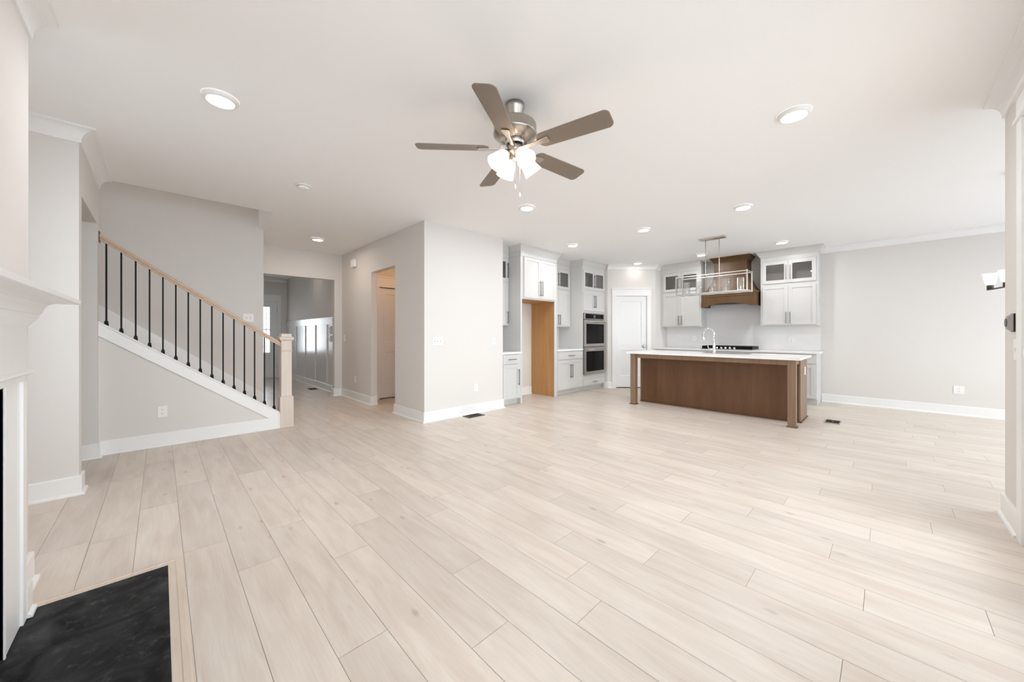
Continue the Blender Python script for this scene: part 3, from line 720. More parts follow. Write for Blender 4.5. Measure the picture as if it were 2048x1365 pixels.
# fridge surround
fs_ = thing('fridge_surround_cabinet', 'tall white cabinet over the empty fridge opening with unpainted wood inside', 'cabinet', (4.464, YK, 0))
w = 5.455 - 4.464; dd = YKW - YK - .002
MB().box(0, .038, 0, dd, 0.001, 2.55).build('side_panel', M['cab'], fs_, bevel=.001)
sp_ = MB().box(w - .068, w, 0, .018, 0.001, 2.55).box(w - .018, w, .018, dd, 0.001, 2.55).build('side_panel', M['cab'], fs_, bevel=.001)
MB().box(w - .062, w - .019, .019, dd, 0.001, 1.805).build('inner_panel', M['fridgewood'], fs_)['label'] = 'orange unpainted wood inner panel'
MB().box(.038, w - .068, 0, dd, 1.812, 2.55).build('carcass', M['cab'], fs_, bevel=.001)
MB().box(.038, w - .062, .018, dd, 1.806, 1.811).build('underside', M['fridgewood'], fs_)
door_pair(fs_, .072, w - .062, 1.838, 2.545, 1.885, 2.155)
cab_crown(fs_, w, dd, True, True, 2.553, retL=.286, retR=.306)
# oven tower
ot = thing('oven_tower_cabinet', 'tall white cabinet holding the double wall ovens beside the pantry door', 'cabinet', (6.288, YK, 0))
w = 7.136 - 6.288
b = MB().box(0, w, 0, dd, .10, .34).box(0, w, .075, dd, .001, .10).box(0, w, 0, dd, 1.645, 2.105)
b.box(0, .030, 0, dd, .34, 1.645).box(w - .030, w, 0, dd, .34, 1.645).box(.03, w - .03, .56, dd, .34, 1.645)
b.add(*(lambda q_: (q_.v, q_.f))(hollow(0, w, .0185, dd, 2.1055, 2.5495))); b.box(0, .045, 0, .018, 2.1055, 2.5495).box(w - .045, w, 0, .018, 2.1055, 2.5495).box(.045, w - .045, 0, .018, 2.1055, 2.16).box(.045, w - .045, 0, .018, 2.52, 2.5495)
b.build('carcass', M['cab'], ot, bevel=.001)
B(.02, w - .02, dd - .2, dd - .19, 2.125, 2.53).build('back_panel', M['cab_in'], ot)
door_pair(ot, .025, w - .02, 1.69, 2.092, 1.76, 2.02)
door_pair(ot, .025, w - .02, 2.142, 2.546, 2.19, 2.46, glassy=True)
drawer(ot, .025, w - .02, .115, .252, .17)
cab_crown(ot, w, dd, True, False, retL=.306)
# ovens
ov = thing('double_wall_oven', 'stainless double wall oven with black glass doors in the tall cabinet', 'oven', (6.288 + w / 2, YK, .34))
ow_ = w - .085
B(-ow_ / 2 + .01, ow_ / 2 - .01, -.005, .54, .008, 1.298).build('body', M['dark'], ov)
B(-ow_ / 2, ow_ / 2, -.022, -.005, 1.170, 1.300).build('control_panel', M['steel'], ov, bevel=.002)
cpn = B(-ow_ / 2 + .045, ow_ / 2 - .035, -.0235, -.021, 1.185, 1.285).build('control_glass', M['blackglass'], ov)
B(-.04, .035, -.0245, -.0234, 1.205, 1.262).build('display', M['screen'], cpn)
for z0, z1 in ((.592, 1.158), (.010, .580)):
    b = MB(); f_ = .045; a0, a1 = -ow_ / 2, ow_ / 2
    b.box(a0, a0 + f_, -.045, -.006, z0, z1).box(a1 - f_, a1, -.045, -.006, z0, z1).box(a0 + f_, a1 - f_, -.045, -.006, z0, z0 + .062).box(a0 + f_, a1 - f_, -.045, -.006, z1 - .085, z1)
    dr = b.build('oven_door', M['steel'], ov, bevel=.0015)
    B(a0 + f_ - .002, a1 - f_ + .002, -.043, -.012, z0 + .060, z1 - .083).build('oven_window', M['blackglass'], dr)
    hb_ = MB().tube([(a0 + .05, -.092, z1 - .045), (a1 - .05, -.092, z1 - .045)], .013, 12)
    for xx in (a0 + .085, a1 - .085): hb_.box(xx - .008, xx + .008, -.090, -.045, z1 - .053, z1 - .037)
    hb_.build('handle', M['steel'], dr)
# countertops
ct = B(4.002, 4.463, YK - .028, YKW - .001, CTB, CT)
tag(ct.build('countertop', M['counter'], bevel=.003), 'short white countertop on the narrow base cabinet left of fridge opening', 'countertop')
ct = B(5.457, 6.286, YK - .028, YKW - .001, CTB, CT)
tag(ct.build('countertop', M['counter'], bevel=.003), 'white countertop between the fridge opening and the ovens', 'countertop')
ct = B(7.832, X8 - .012, .770, 3.560, CTB, CT)
tag(ct.build('countertop', M['counter'], bevel=.003), 'long white countertop under the hood along the tiled wall', 'countertop')
# backsplash
tag(B(X8 - .010, X8 - .0005, .818, 3.558, CT + .001, 1.80).build('tile_backsplash', M['tile']), 'glossy white tile backsplash on the wall behind the cooktop', 'backsplash')['kind'] = 'structure'
# cooktop
ck = thing('gas_cooktop', 'black gas cooktop with row of small knobs below the hood', 'cooktop', (8.13, 2.165, CT))
B(-.298, .26, -.445, .445, 0, .012).build('body', M['steel'], ck, bevel=.002)
for cy in (-.295, 0, .295):
    b = MB()
    y0, y1 = cy - .140, cy + .140
    b.box(-.235, -.220, y0, y1, .014, .068).box(.225, .240, y0, y1, .014, .068).box(-.235, .240, y0, y0 + .014, .014, .068).box(-.235, .240, y1 - .014, y1, .014, .068)
    for k_ in (-.08, .08): b.box(k_ - .006, k_ + .006, y0, y1, .048, .066)
    b.box(-.235, .240, cy - .006, cy + .006, .048, .066)
    for fx in (-.23, .23):
        for fy in (y0 + .007, y1 - .007): b.box(fx - .008, fx + .008, fy - .008, fy + .008, .012, .048)
    b.build('grate', M['black'], ck)
for bx_, by_ in ((-.11, -.295), (.12, -.295), (.01, 0), (-.11, .295), (.12, .295)):
    MB().lathe([(.045, .012), (.045, .026), (.030, .030), (.030, .038), (0.001, .040)], 20, Matrix.Translation((bx_, by_, 0))).build('burner', M['black'], ck)
for i in range(5):
    MB().lathe([(.023, .0), (.023, .014), (.018, .040), (.001, .042)], 16, Matrix.Translation((-.272 + .0, -.150 + i * .075, .012))).build('knob', M['chrome'], ck)
# range hood
hd = thing('range_hood', 'dark brown stained wood range hood with arched front between the upper cabinets', 'range hood', (X8, 2.16, 0))
hxf = Matrix.Translation((-X8, -2.16, 0))
by0, by1 = 1.872, 2.448; fx = 8.14
b = B(fx, X8 - .001, by0, by1, 2.32, H - .001).xf(hxf); b.build('chimney_box', M['hood'], hd, bevel=.002)
b = MB(); ccp2 = [(0, -.10), (.010, -.10), (.014, -.086), (.030, -.060), (.058, -.030), (.066, -.018), (.072, -.014), (.072, 0), (0, 0)]
zc_ = H - .002
b.sweep(ccp2, (fx, by1, zc_), (fx, by0, zc_), (-1, 0, 0), m0=-1, m1=1).sweep(ccp2, (fx, by0, zc_), (X8 - .001, by0, zc_), (0, -1, 0), m0=-1).sweep(ccp2, (X8 - .001, by1, zc_), (fx, by1, zc_), (0, 1, 0), m1=1)
b.xf(hxf).build('crown', M['hood'], hd)
# flared skirt
hy0_, hy1_, hfx = 1.685, 2.640, 8.00
b = MB(); vs = []; N = 8
for i in range(N + 1):
    t = i / N; z = 2.46 - (2.46 - 2.015) * t; e = t ** 2.1
    x = fx - (fx - hfx - .012) * e; ya = by0 - (by0 - hy0_ - .012) * e; yb = by1 + (hy1_ - .012 - by1) * e
    vs += [(X8 - .001, ya, z), (x - .001, ya, z), (x - .001, yb, z), (X8 - .001, yb, z)]
fs2 = [(i * 4 + k, i * 4 + (k + 1) % 4, (i + 1) * 4 + (k + 1) % 4, (i + 1) * 4 + k) for i in range(N) for k in range(4)] + [(0, 1, 2, 3), tuple(N * 4 + k for k in (3, 2, 1, 0))]
b.add(vs, fs2); b.xf(hxf).build('flared_skirt', M['hood'], hd)
b = MB().box(hfx - .018, X8 - .001, hy0_ - .018, hy1_ + .018, 1.992, 2.016).box(hfx - .010, X8 - .001, hy0_ - .010, hy1_ + .010, 1.978, 1.992)
b.xf(hxf).build('ledge', M['hood'], hd, bevel=.004)
# arched band
pts = [(hy0_, 1.978), (hy0_, 1.750), (hy0_ + .12, 1.750)]
ya, yb = hy0_ + .12, hy1_ - .12
pts.append((ya, 1.772))
for i in range(13):
    t = i / 12; pts.append((ya + (yb - ya) * t, 1.775 + .036 * math.sin(PI * t)))
pts += [(yb, 1.772), (yb, 1.750), (hy1_, 1.750), (hy1_, 1.978)]
b = MB().prism(pts, 'x', hfx, hfx + .022); b.box(hfx + .022, X8 - .001, hy0_, hy0_ + .02, 1.75, 1.978).box(hfx + .022, X8 - .001, hy1_ - .02, hy1_, 1.75, 1.978)
b.xf(hxf).build('arched_band', M['hood'], hd, bevel=.001)
b = MB().box(hfx - .008, hfx, hy0_, hy0_ + .075, 1.75, 1.978).box(hfx - .008, hfx, hy1_ - .075, hy1_, 1.75, 1.978)
b.box(hfx - .008, hfx, hy0_ + .075, hy1_ - .075, 1.945, 1.978)
b.xf(hxf).build('band_frame', M['hood'], hd)
B(hfx + .03, X8 - .01, hy0_ + .03, hy1_ - .03, 1.82, 1.835).xf(hxf).build('liner', M['black'], hd)

# ------------------------------------------------------------------ island
isl = thing('kitchen_island', 'dark brown stained wood kitchen island with open seating side and corner legs', 'island', (6.3, 1.93, 0))
ii = Matrix.Translation((-6.3, -1.93, 0))
iy0, iy1 = .80, 3.068
B(6.185, 6.200, iy0 + .02, iy1 - .02, .001, CTB - .001).xf(ii).build('back_panel', M['brown'], isl)
for y0, y1 in ((iy0, iy0 + .02), (iy1 - .02, iy1)):
    B(6.180, 6.745, y0, y1, .001, CTB - .001).xf(ii).build('end_panel', M['leg'], isl, bevel=.001)
B(6.200, 6.72, iy0 + .02, iy1 - .02, .10, CTB - .001).xf(ii).build('carcass', M['brown'], isl)
b = MB().box(6.168, 6.184, iy0 - .0, iy1, .001, .016).box(6.168, 6.745, iy0 - .014, iy0 + .0, .001, .016)
b.xf(ii).build('base_moulding', M['brown'], isl, bevel=.003)
legs = []
for y0, y1 in ((.798, .886), (2.962, 3.068)):
    yc = (y0 + y1) / 2; r = .044
    lg = MB().box(5.800, 5.888, yc - r, yc + r, .016, CTB - .001).xf(ii).build('leg', M['leg'], isl, bevel=.002)
    vsq = [(5.785, yc - r - .015, .001), (5.903, yc - r - .015, .001), (5.903, yc + r + .015, .001), (5.785, yc + r + .015, .001), (5.796, yc - r - .004, .018), (5.892, yc - r - .004, .018), (5.892, yc + r + .004, .018), (5.796, yc + r + .004, .018)]
    MB().add(vsq, [(3, 2, 1, 0), (4, 5, 6, 7), (0, 1, 5, 4), (1, 2, 6, 5), (2, 3, 7, 6), (3, 0, 4, 7)]).xf(ii).build('leg_foot', M['brown'], lg)
b = MB().box(5.812, 5.832, .886, 2.962, .797, CTB - .001)
for yy in (.815, 3.030): b.box(5.888, 6.180, yy, yy + .02, .797, CTB - .001)
b.xf(ii).build('apron', M['leg'], isl)
# top with sink cut-out
sx0, sx1, sy0, sy1 = 6.30, 6.68, 1.43, 2.13
it = MB().box(5.762, sx0, .752, 3.118, CTB, CT).box(sx1, 6.775, .752, 3.118, CTB, CT).box(sx0, sx1, .752, sy0, CTB, CT).box(sx0, sx1, sy1, 3.118, CTB, CT)
me_o = it.build('island_countertop', M['counter'])
bmm = bmesh.new(); bmm.from_mesh(me_o.data); bmesh.ops.remove_doubles(bmm, verts=bmm.verts, dist=1e-5)
bmm.to_mesh(me_o.data); bmm.free()
tag(me_o, 'long white quartz top of the brown kitchen island', 'countertop')
sk_ = hollow(sx0 + .002, sx1 - .002, sy0 + .002, sy1 - .002, CTB - .23, CTB - .002, .003)
sk_ = MB().box(sx0 + .002, sx0 + .006, sy0 + .002, sy1 - .002, CTB - .23, CT - .004).box(sx1 - .006, sx1 - .002, sy0 + .002, sy1 - .002, CTB - .23, CT - .004).box(sx0 + .006, sx1 - .006, sy0 + .002, sy0 + .006, CTB - .23, CT - .004).box(sx0 + .006, sx1 - .006, sy1 - .006, sy1 - .002, CTB - .23, CT - .004).box(sx0 + .002, sx1 - .002, sy0 + .002, sy1 - .002, CTB - .234, CTB - .23)
snk = sk_.build('kitchen_sink', M['steel']); tag(snk, 'stainless undermount sink set into the island top', 'sink')
# cut the carcass clear of the sink: rebuild carcass as low box
for o in isl.children:
    if o.name.startswith('carcass'): car = o
bpy.data.objects.remove(car)
B(6.200, 6.72, iy0 + .02, iy1 - .02, .10, CTB - .25).xf(ii).build('carcass', M['brown'], isl)
MB().box(6.702, 6.72, iy0 + .02, iy1 - .02, CTB - .25, CTB - .001).xf(ii).build('front_rail', M['brown'], isl)
# faucet
fa = thing('kitchen_faucet', 'tall chrome gooseneck faucet standing on the island top', 'faucet', (6.02, 1.815, CT))
MB().lathe([(.027, 0), (.027, .006), (.022, .012), (.019, .05), (.018, .13), (.013, .17), (.0125, .25)], 24).build('base', M['chrome'], fa)
pts = [(0, 0, .24), (0, 0, .30)]
R_ = .072
for k_ in range(0, 15):
    a = PI * k_ / 13
    if a > PI * 1.03: break
    pts.append((0, R_ - R_ * math.cos(a), .315 + R_ * math.sin(a)))
pts += [(0, 2 * R_ + .006, .285)]
MB().tube(pts, .0125, 14).build('neck', M['chrome'], fa)
MB().lathe([(.0125, .03), (.016, .02), (.0175, -.01), (.021, -.055), (.019, -.068), (.001, -.069)], 18, Matrix.Translation((0, 2 * R_ + .010, .275)) @ Matrix.Rotation(-.12, 4, 'X')).build('spray_head', M['chrome'], fa)
hl_ = MB().lathe([(.013, .0), (.013, .055), (.001, .056)], 14, Matrix.Translation((0, .012, .075)) @ Matrix.Rotation(-PI / 2, 4, 'X'))
hl_.tube([(0, .058, .078), (0, .078, .090), (0, .086, .130)], [.008, .006, .005], 10)
hl_.build('lever_handle', M['chrome'], fa)

# ------------------------------------------------------------------ pendant over the island
pe = thing('island_pendant_light', 'rectangular silver cage pendant with five clear glass cylinders above the island', 'pendant light', (6.35, 1.938, 1.85))
px0, px1, py0, py1, pz0, pz1 = -.138, .138, -.512, .512, .003, .291
r = .0075
b = MB()
for z in (pz0, pz1):
    for y in (py0, py1): b.box(px0 + r, px1 - r, y - r, y + r, z - r, z + r)
    for x in (px0, px1): b.box(x - r, x + r, py0 + r, py1 - r, z - r, z + r)
for x in (px0, px1):
    for y in (py0, py1): b.box(x - r - .001, x + r + .001, y - r - .001, y + r + .001, pz0 - .012, pz1 + .014)
b.box(-.022, .022, py0, py1, pz0 - .004, pz0 + .004)
for y in (-.392, -.197, 0, .197, .392): b.box(px0, px1, y - .005, y + .005, pz0 - .005, pz0 + .003)
b.build('frame', M['silver'], pe)
for y in (-.1, .1):
    MB().tube([(0, y, .004), (0, y, H - 1.85 - .02)], .0055, 10).build('rod', M['silver'], pe)
B(-.064, .064, -.185, .185, H - 1.85 - .022, H - 1.85 - .0005).build('canopy', M['silver'], pe, bevel=.002)
for y in (-.394, -.197, 0, .205, .388):
    so_ = MB().lathe([(.016, .007), (.016, .012), (.0105, .014), (.0105, .085), (.012, .086), (.001, .087)], 16, Matrix.Translation((0, y, 0))).build('candle_socket', M['plastic'], pe)
    MB().lathe([(.006, .087), (.010, .095), (.0165, .118), (.0135, .135), (.005, .152), (.001, .154)], 16, Matrix.Translation((0, y, 0))).build('bulb', M['glass'], so_)
    MB().lathe([(.0465, .008), (.0465, .215), (.0445, .215), (.0445, .010), (.001, .010)], 32, Matrix.Translation((0, y, 0)), cap0=False, cap1=False).build('glass_cylinder', M['glass'], pe)

# ------------------------------------------------------------------ ceiling fan
fn = thing('ceiling_fan', 'brushed nickel five-blade ceiling fan with four lit glass shades', 'ceiling fan', (1.708, 1.732, H))
def lat(prof_, name, m, par=fn, seg=48): return MB().lathe(prof_, seg).build(name, m, par)
lat([(.063, -.001), (.063, -.028), (.060, -.032), (.046, -.080), (.040, -.088), (.030, -.092), (.026, -.100), (.001, -.100)], 'canopy', M['nickel'])
lat([(.011, -.098), (.011, -.135)], 'downrod', M['nickel'], seg=20)
lat([(.020, -.122), (.085, -.124), (.128, -.130), (.1405, -.140), (.1435, -.150), (.1435, -.196), (.147, -.200), (.147, -.206), (.140, -.214), (.100, -.236), (.072, -.242), (.001, -.242)], 'motor_housing', M['nickel'])
lat([(.066, -.240), (.066, -.272), (.058, -.276), (.055, -.268), (.001, -.268)], 'collar', M['silver'])
lat([(.050, -.268), (.052, -.310), (.046, -.326), (.022, -.336), (.016, -.352), (.020, -.362), (.012, -.372), (.001, -.376)], 'light_kit', M['nickel'])
BZ = -.298
for k_ in range(5):
    ang = math.radians(-149 + 72 * k_)
    M4 = Matrix.Rotation(ang, 4, 'Z') @ Matrix.Translation((0, 0, BZ)) @ Matrix.Rotation(math.radians(-13), 4, 'X')
    # blade outline, x outward, y across
    out = []
    x0_, x1_, w0, w1 = .175, .655, .060, .068
    def arc(cx, cy, rr, a0, a1, n=6): return [(cx + rr * math.cos(a0 + (a1 - a0) * i / n), cy + rr * math.sin(a0 + (a1 - a0) * i / n)) for i in range(n + 1)]
    out += arc(x1_ - .035, w1 - .035, .035, PI / 2, 0) + arc(x1_ - .035, -w1 + .035, .035, 0, -PI / 2)
    out += arc(x0_ + .045, -w0 + .045, .045, -PI / 2, -PI) + arc(x0_ + .045, w0 - .045, .045, PI, PI / 2)
    bl = MB().prism(out, 'z', -.003, .003).xf(M4).build('blade', M['blade'], fn, bevel=.001)
    # blade iron: from hub to an open loop under the blade
    b = MB()
    loop = [(.165, -.014), (.235, -.026), (.250, -.022), (.250, .022), (.235, .026), (.165, .014)]
    b.prism([(.062, -.012), (.10, -.014), (.165, -.014), (.240, -.027), (.252, -.020), (.252, .020), (.240, .027), (.165, .014), (.10, .014), (.062, .012)], 'z', -.010, -.0035)
    b.box(.06, .10, -.010, .010, -.008, .022)
    b.xf(M4).build('blade_arm', M['nickel'], bl, bevel=.002)
for k_, az in enumerate((165, 255, 345, 75)):
    M4 = Matrix.Rotation(math.radians(az), 4, 'Z') @ Matrix.Translation((.052, 0, -.325)) @ Matrix.Rotation(math.radians(-42), 4, 'Y') 
    # local -z is the shade's axis pointing down and out
    so_ = MB().lathe([(.012, .030), (.013, -.01), (.024, -.014), (.024, -.034), (.001, -.035)], 18, M4).build('lamp_socket', M['nickel'], fn)
    sh = MB().lathe([(.022, -.022), (.034, -.034), (.044, -.054), (.050, -.080), (.055, -.108), (.064, -.142), (.062, -.143), (.053, -.109), (.048, -.081), (.042, -.056), (.032, -.037), (.020, -.026)], 32, M4, cap0=False, cap1=False)
    sh.build('lamp_shade', M['fanshade'], fn)
    MB().lathe([(.012, -.034), (.014, -.05), (.026, -.078), (.029, -.095), (.022, -.115), (.001, -.124)], 20, M4).build('bulb', M['bulb'], so_)
for dx, dy, zz in ((-.030, -.032, -.555), (.006, -.040, -.600)):
    x_, y_ = dx, dy
    pc = MB().tube([(x_, y_, -.30), (x_, y_, zz)], .0012, 6).build('pull_chain', M['silver'], fn)
    MB().lathe([(.002, 0), (.006, -.008), (.007, -.022), (.004, -.030), (.001, -.031)], 12, Matrix.Translation((x_, y_, zz))).build('chain_bob', M['plastic'], pc)

# ------------------------------------------------------------------ recessed lights
rings = MB().lathe([(.072, -.016), (.075, -.025), (.079, -.026), (.090, -.020), (.098, -.008), (.100, -.0005)], 40, cap0=False, cap1=False)
lens = MB().lathe([(.0735, -.0225), (.001, -.0225)], 40, cap0=False)
proto = thing('recessed_light', '', 'ceiling light', (0, 0, 0), 0, 'round recessed lights in the ceiling')
rings.build('trim_ring', M['plastic'], proto); lens.build('lens', M['lens'], proto)
spots = [(.283, 3.027, 'round recessed light above the stairs side of the room, left of the fan'),
         (3.176, .447, 'recessed light right of the ceiling fan, nearest the patio door wall'),
         (3.192, 3.030, 'recessed light just beyond the ceiling fan pull chains'),
         (5.051, 1.202, 'recessed light before the island, above and right of the pendant'),
         (5.093, 2.479, 'recessed light left of the pendant canopy, before the island'),
         (5.104, 3.764, 'recessed light in front of the fridge opening cabinet'),
         (7.440, 1.214, 'recessed light in front of the upper cabinet right of the hood'),
         (7.505, 2.481, 'recessed light behind the pendant rods, before the hood'),
         (7.387, 3.730, 'recessed light above the white pantry door'),
         (1.827, 6.391, 'recessed light in the hall before the foyer opening')]
l = bpy.data.lights.new('lamp_glow', 'AREA'); l.shape = 'DISK'; l.size = .13; l.energy = 5.8; l.color = (.98, .985, 1)
lo = bpy.data.objects.new('lamp_glow', l); C.objects.link(lo); lo.parent = proto; lo.location = (0, 0, -.028)
for i, (x, y, lab) in enumerate(spots):
    o = proto if i == 0 else copy_tree(proto)
    o.location = (x, y, H); o['label'] = lab
    if abs(x - 1.827) < .01:
        for c_ in o.children:
            if c_.type == 'LIGHT': c_.data = c_.data.copy(); c_.data.energy = 4.4; c_.data.color = (1, .84, .70)
    if abs(x - 7.387) < .01 and abs(y - 3.730) < .01:
        for c_ in o.children:
            if c_.type == 'LIGHT': c_.data = c_.data.copy(); c_.data.energy = .4; c_.data.color = (1, .86, .74)
# smoke detector
sd = thing('smoke_detector', 'round white smoke detector on the ceiling near the stairs', 'smoke detector', (1.066, 4.201, H))
MB().lathe([(.072, -.0005), (.072, -.010), (.066, -.014), (.001, -.014)], 32).build('base', M['plastic'], sd)
MB().lathe([(.056, -.014), (.056, -.030), (.048, -.038), (.020, -.042), (.001, -.042)], 32).build('cover', M['plastic'], sd)
MB().lathe([(.0575, -.0145), (.0575, -.017), (.001, -.017)], 32).build('seam', M['greyplastic'], sd)
# warm lamp over the vestibule and the foyer
vl = thing('unseen_ceiling_light', 'small flush ceiling light inside the warm lit side vestibule', 'ceiling light', (3.25, 5.6, H))
MB().lathe([(.10, -.001), (.10, -.02), (.001, -.02)], 24).build('base', M['nickel'], vl)
MB().lathe([(.09, -.02), (.08, -.05), (.04, -.07), (.001, -.075)], 24, cap0=False).build('shade', lit_shade('amber_shade', (.9, .8, .7, 1), 3, (1, .55, .22, 1)), vl)
l = bpy.data.lights.new('lamp_glow', 'POINT'); l.energy = 4.5; l.color = (1, .55, .25); l.shadow_soft_size = .08
lo = bpy.data.objects.new('lamp_glow', l); C.objects.link(lo); lo.parent = vl; lo.location = (0, 0, -.13)
o = copy_tree(proto); o.location = (2.05, 8.9, H); o['label'] = 'recessed light over the foyer beside its grey wall'
l = bpy.data.lights.new('lamp_glow', 'AREA'); l.shape = 'DISK'; l.size = .13; l.energy = .7; l.color = (1, .80, .64)
for ch in list(o.children):
    if ch.type == 'LIGHT': bpy.data.objects.remove(ch)
lo = bpy.data.objects.new('lamp_glow', l); C.objects.link(lo); lo.parent = o; lo.location = (0, 0, -.028)
upper_fill = thing('unseen_ceiling_light', 'unseen fill lamp added above the stairs on the upper floor', 'ceiling light', (-.6, 5.9, 5.3))  # no known fixture here; lamp added to brighten the stairwell
MB().lathe([(.15, -.001), (.15, -.02), (.001, -.02)], 24).build('base', M['nickel'], upper_fill)
MB().lathe([(.14, -.02), (.12, -.06), (.06, -.09), (.001, -.095)], 24, cap0=False).build('shade', lit_shade('fill_lamp_opal', (.9, .9, .88, 1), 4, (1, .94, .86, 1)), upper_fill)
l = bpy.data.lights.new('lamp_glow', 'POINT'); l.energy = 9; l.color = (1, .96, .91); l.shadow_soft_size = .15
lo = bpy.data.objects.new('lamp_glow', l); C.objects.link(lo); lo.parent = upper_fill; lo.location = (0, 0, -.3)
# fan light
l = bpy.data.lights.new('lamp_glow', 'POINT'); l.energy = 1.6; l.color = (1, .76, .58); l.shadow_soft_size = .05
lo = bpy.data.objects.new('lamp_glow', l); C.objects.link(lo); lo.parent = fn; lo.location = (0, 0, -.42)

# ------------------------------------------------------------------ dining chandelier
dc = thing('dining_chandelier', 'bar chandelier with frosted upward shades, partly hidden by the right wall end', 'chandelier', (5.844, -.859, 1.66))
ang = math.atan2(.06, .24)
dc.rotation_euler = (0, 0, ang)
B(-.45, .447, -.012, .012, 0, .012).build('bar', M['vent'], dc, bevel=.002)
for x in (-.408, -.136, .136, .408):
    so_ = MB().lathe([(.024, .012), (.024, .050), (.014, .052), (.001, .053)], 20, Matrix.Translation((x, 0, 0))).build('lamp_socket', M['vent'], dc)
    MB().lathe([(.024, .050), (.033, .055), (.056, .172), (.054, .172), (.031, .058), (.023, .053)], 32, Matrix.Translation((x, 0, 0)), cap0=False, cap1=False).build('lamp_shade', M['diningshade'], dc)
for x in (-.12, .0): MB().tube([(x, 0, .01), (x, 0, H - 1.66 - .01)], .005, 8).build('rod', M['vent'], dc)
MB().lathe([(.07, H - 1.66 - .001), (.07, H - 1.66 - .02), (.001, H - 1.66 - .02)], 24, Matrix.Translation((-.06, 0, 0))).build('canopy', M['vent'], dc)

# ------------------------------------------------------------------ switches, outlets, controls, vents
def plate(name, label, cat, loc, rz, w, h, kind, group=None, m='plastic'):
    """front looks to local -y"""
    t = thing(name, label, cat, loc, rz, group)
    B(-w / 2, w / 2, -.006, -.0006, -h / 2, h / 2).build('cover_plate', M[m], t, bevel=.0015)
    if kind == 'outlet':
        for z in (-.020, .020):
            r_ = B(-.016, .016, -.0075, -.0058, z - .013, z + .013).build('receptacle', M['plastic'], t, bevel=.001)
            MB().box(-.0075, -.0055, -.0079, -.0070, z - .002, z + .007).box(.0055, .0075, -.0079, -.0070, z - .002, z + .007).box(-.002, .002, -.0079, -.0070, z - .009, z - .005).build('slot', M['dark'], r_)
    elif kind:
        n = int(kind)
        for i in range(n):
            x = (i - (n - 1) / 2) * .046
            tg = MB().box(x - .005, x + .005, -.0066, -.0058, -.012, .012).build('toggle_slot', M['greyplastic'], t)
            MB().box(x - .0035, x + .0035, -.016, -.006, .000, .009).build('toggle', M['plastic'], tg)
    return t
plate('light_switch', 'white three-gang light switch on the bright white wall', 'light switch', (2.768, Y7, 1.10), 0, .165, .117, '3')
plate('light_switch', 'white single light switch near the right end of the white wall', 'light switch', (3.797, Y7, 1.09), 0, .074, .117, '1')
plate('outlet', 'white outlet low on the bright white wall', 'outlet', (3.444, Y7, .384), 0, .072, .117, 'outlet')
plate('outlet', 'white outlet on the knee wall under the stairs', 'outlet', (.018, Y3, .368), 0, .078, .117, 'outlet')
plate('light_switch', 'white double switch plate on the stairwell wall above the handrail', 'light switch', (.907, Y4, 1.432), 0, .125, .117, '2')
plate('light_switch', 'white switch on the greige hall wall near the foyer opening', 'light switch', (X5, 7.28, 1.118), -PI / 2, .074, .117, '1')
plate('outlet', 'white outlet low on the greige hall wall left of the doorway', 'outlet', (X5, 6.754, .374), -PI / 2, .072, .117, 'outlet')
plate('outlet', 'white outlet low on the bare wall right of the kitchen', 'outlet', (X8, -.750, .370), RZ, .105, .12, 'outlet')
plate('outlet', 'white outlet on the tile under the right upper cabinet', 'outlet', (X8 - .010, 1.231, 1.092), RZ, .10, .117, 'outlet')
plate('outlet', 'faint white outlet on the tile under the left upper cabinet', 'outlet', (X8 - .010, 2.94, 1.10), RZ, .072, .117, 'outlet')
plate('outlet', 'white outlet on the brown end panel of the island', 'outlet', (6.526, iy0, .682), 0, .074, .117, None)
plate('outlet', 'cream outlet on the foyer wainscot', 'outlet', (FX - .007, 10.45, 1.11), -PI / 2, .075, .117, None)
plate('light_switch', 'white rocker switch plate on the right wall below the thermostat', 'light switch', (3.700, Y9, 1.105), PI, .12, .125, '2')
# water valve box in the fridge alcove
wv = thing('water_outlet_box', 'grey recessed valve box low on the wall inside the fridge opening', 'valve box', (4.86, YKW, .36))
B(-.072, .072, -.010, -.0006, -.062, .062).build('frame', M['plastic'], wv, bevel=.001)
B(-.058, .058, -.012, -.009, -.050, .050).build('recess', M['greyplastic'], wv)
MB().lathe([(.010, 0), (.010, .02), (.016, .022), (.016, .03), (.001, .031)], 12, Matrix.Translation((-.025, -.012, -.02)) @ Matrix.Rotation(PI / 2, 4, 'X')).build('valve', M['black'], wv)
# door chime
ch = thing('door_chime', 'white door chime box high on the greige hall wall', 'door chime', (X5, 6.76, 2.49), -PI / 2)
B(-.090, .090, -.055, -.0006, -.072, .072).build('cover', M['plastic'], ch, bevel=.012)
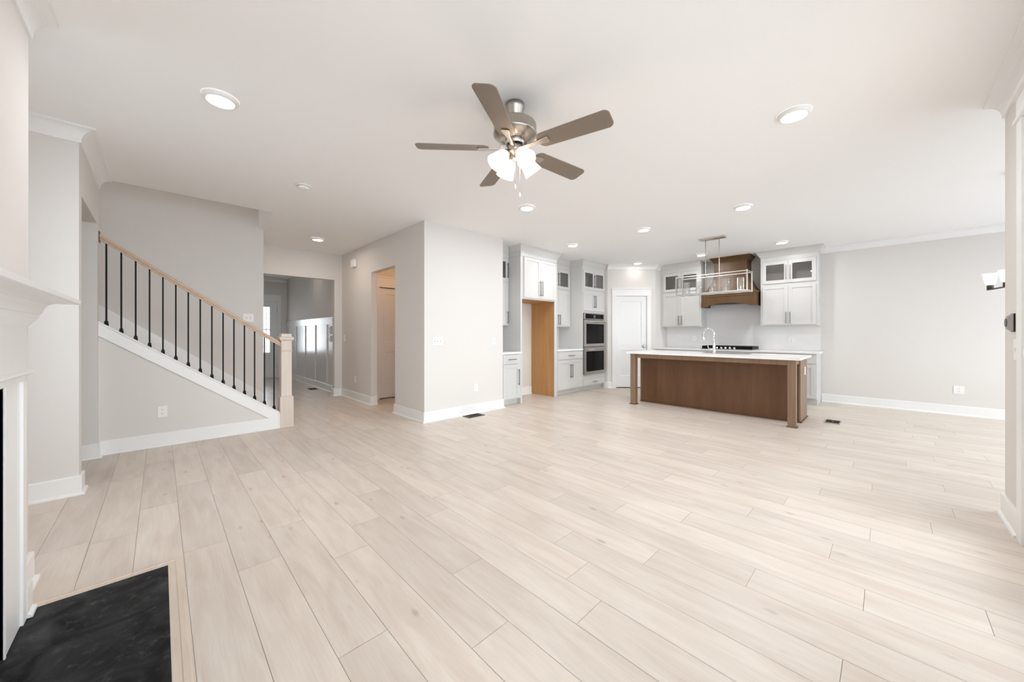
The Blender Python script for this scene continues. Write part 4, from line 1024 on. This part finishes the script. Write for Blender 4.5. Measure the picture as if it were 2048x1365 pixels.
# thermostat
th_ = thing('thermostat', 'grey domed thermostat on a dark plate at the right wall', 'thermostat', (3.787, Y9, 1.27), PI)
B(-.045, .045, -.007, -.0006, -.056, .056).build('wall_plate', M['dark'], th_, bevel=.002)
vs_ = [(-.043, -.007, -.054), (.043, -.007, -.054), (.043, -.007, .054), (-.043, -.007, .054), (-.030, -.028, -.038), (.030, -.028, -.038), (.030, -.028, .038), (-.030, -.028, .038)]
MB().add(vs_, [(0, 1, 2, 3), (4, 5, 6, 7), (0, 1, 5, 4), (1, 2, 6, 5), (2, 3, 7, 6), (3, 0, 4, 7)]).build('housing', M['greyplastic'], th_, bevel=.003)
MB().lathe([(.026, .027), (.026, .032), (.022, .034), (.001, .034)], 28, Matrix.Rotation(PI / 2, 4, 'X')).build('dial', M['screen'], th_)
# alarm panels on the wainscot next to the opening
for z, hh, lab in ((1.28, .17, 'upper white control panel on the foyer wainscot by the opening'), (1.10, .125, 'lower white control panel on the foyer wainscot by the opening')):
    t = thing('control_panel', lab, 'control panel', (FX - .007, 8.10, z), -PI / 2)
    B(-.055, .055, -.022, -.0006, -hh / 2, hh / 2).build('housing', M['plastic'], t, bevel=.003)
    B(-.040, .040, -.0235, -.0218, -hh / 2 + .02, hh / 2 - .02).build('screen', M['screen'], t)
def floor_vent(label, loc, rz, bare=False):
    t = thing('floor_vent', label, 'vent', loc, rz)
    b = MB().box(-.145, .145, -.080, -.070, .0008, .007).box(-.145, .145, .070, .080, .0008, .007).box(-.145, -.110, -.070, .070, .0008, .007).box(.110, .145, -.070, .070, .0008, .007)
    b.build('frame', M['steel'] if bare else M['vent'], t, bevel=.001)
    g = MB()
    for i in range(10): g.box(-.110 + i * .0235, -.110 + i * .0235 + .005, -.070, .070, .001, .005)
    g.box(-.110, .110, -.004, .004, .001, .005)
    g.build('grille', M['vent'], t); B(-.110, .110, -.070, .070, .0006, .0012).build('duct_opening', M['dark'], t)
floor_vent('dark metal floor vent beside the bright white wall', (3.30, 4.205, 0), 0)
floor_vent('floor vent with light metal ends right of the kitchen island', (6.58, .505, 0), 0, True)
floor_vent('dark metal floor vent in the foyer by the wainscot', (2.387, 8.70, 0), PI / 2)
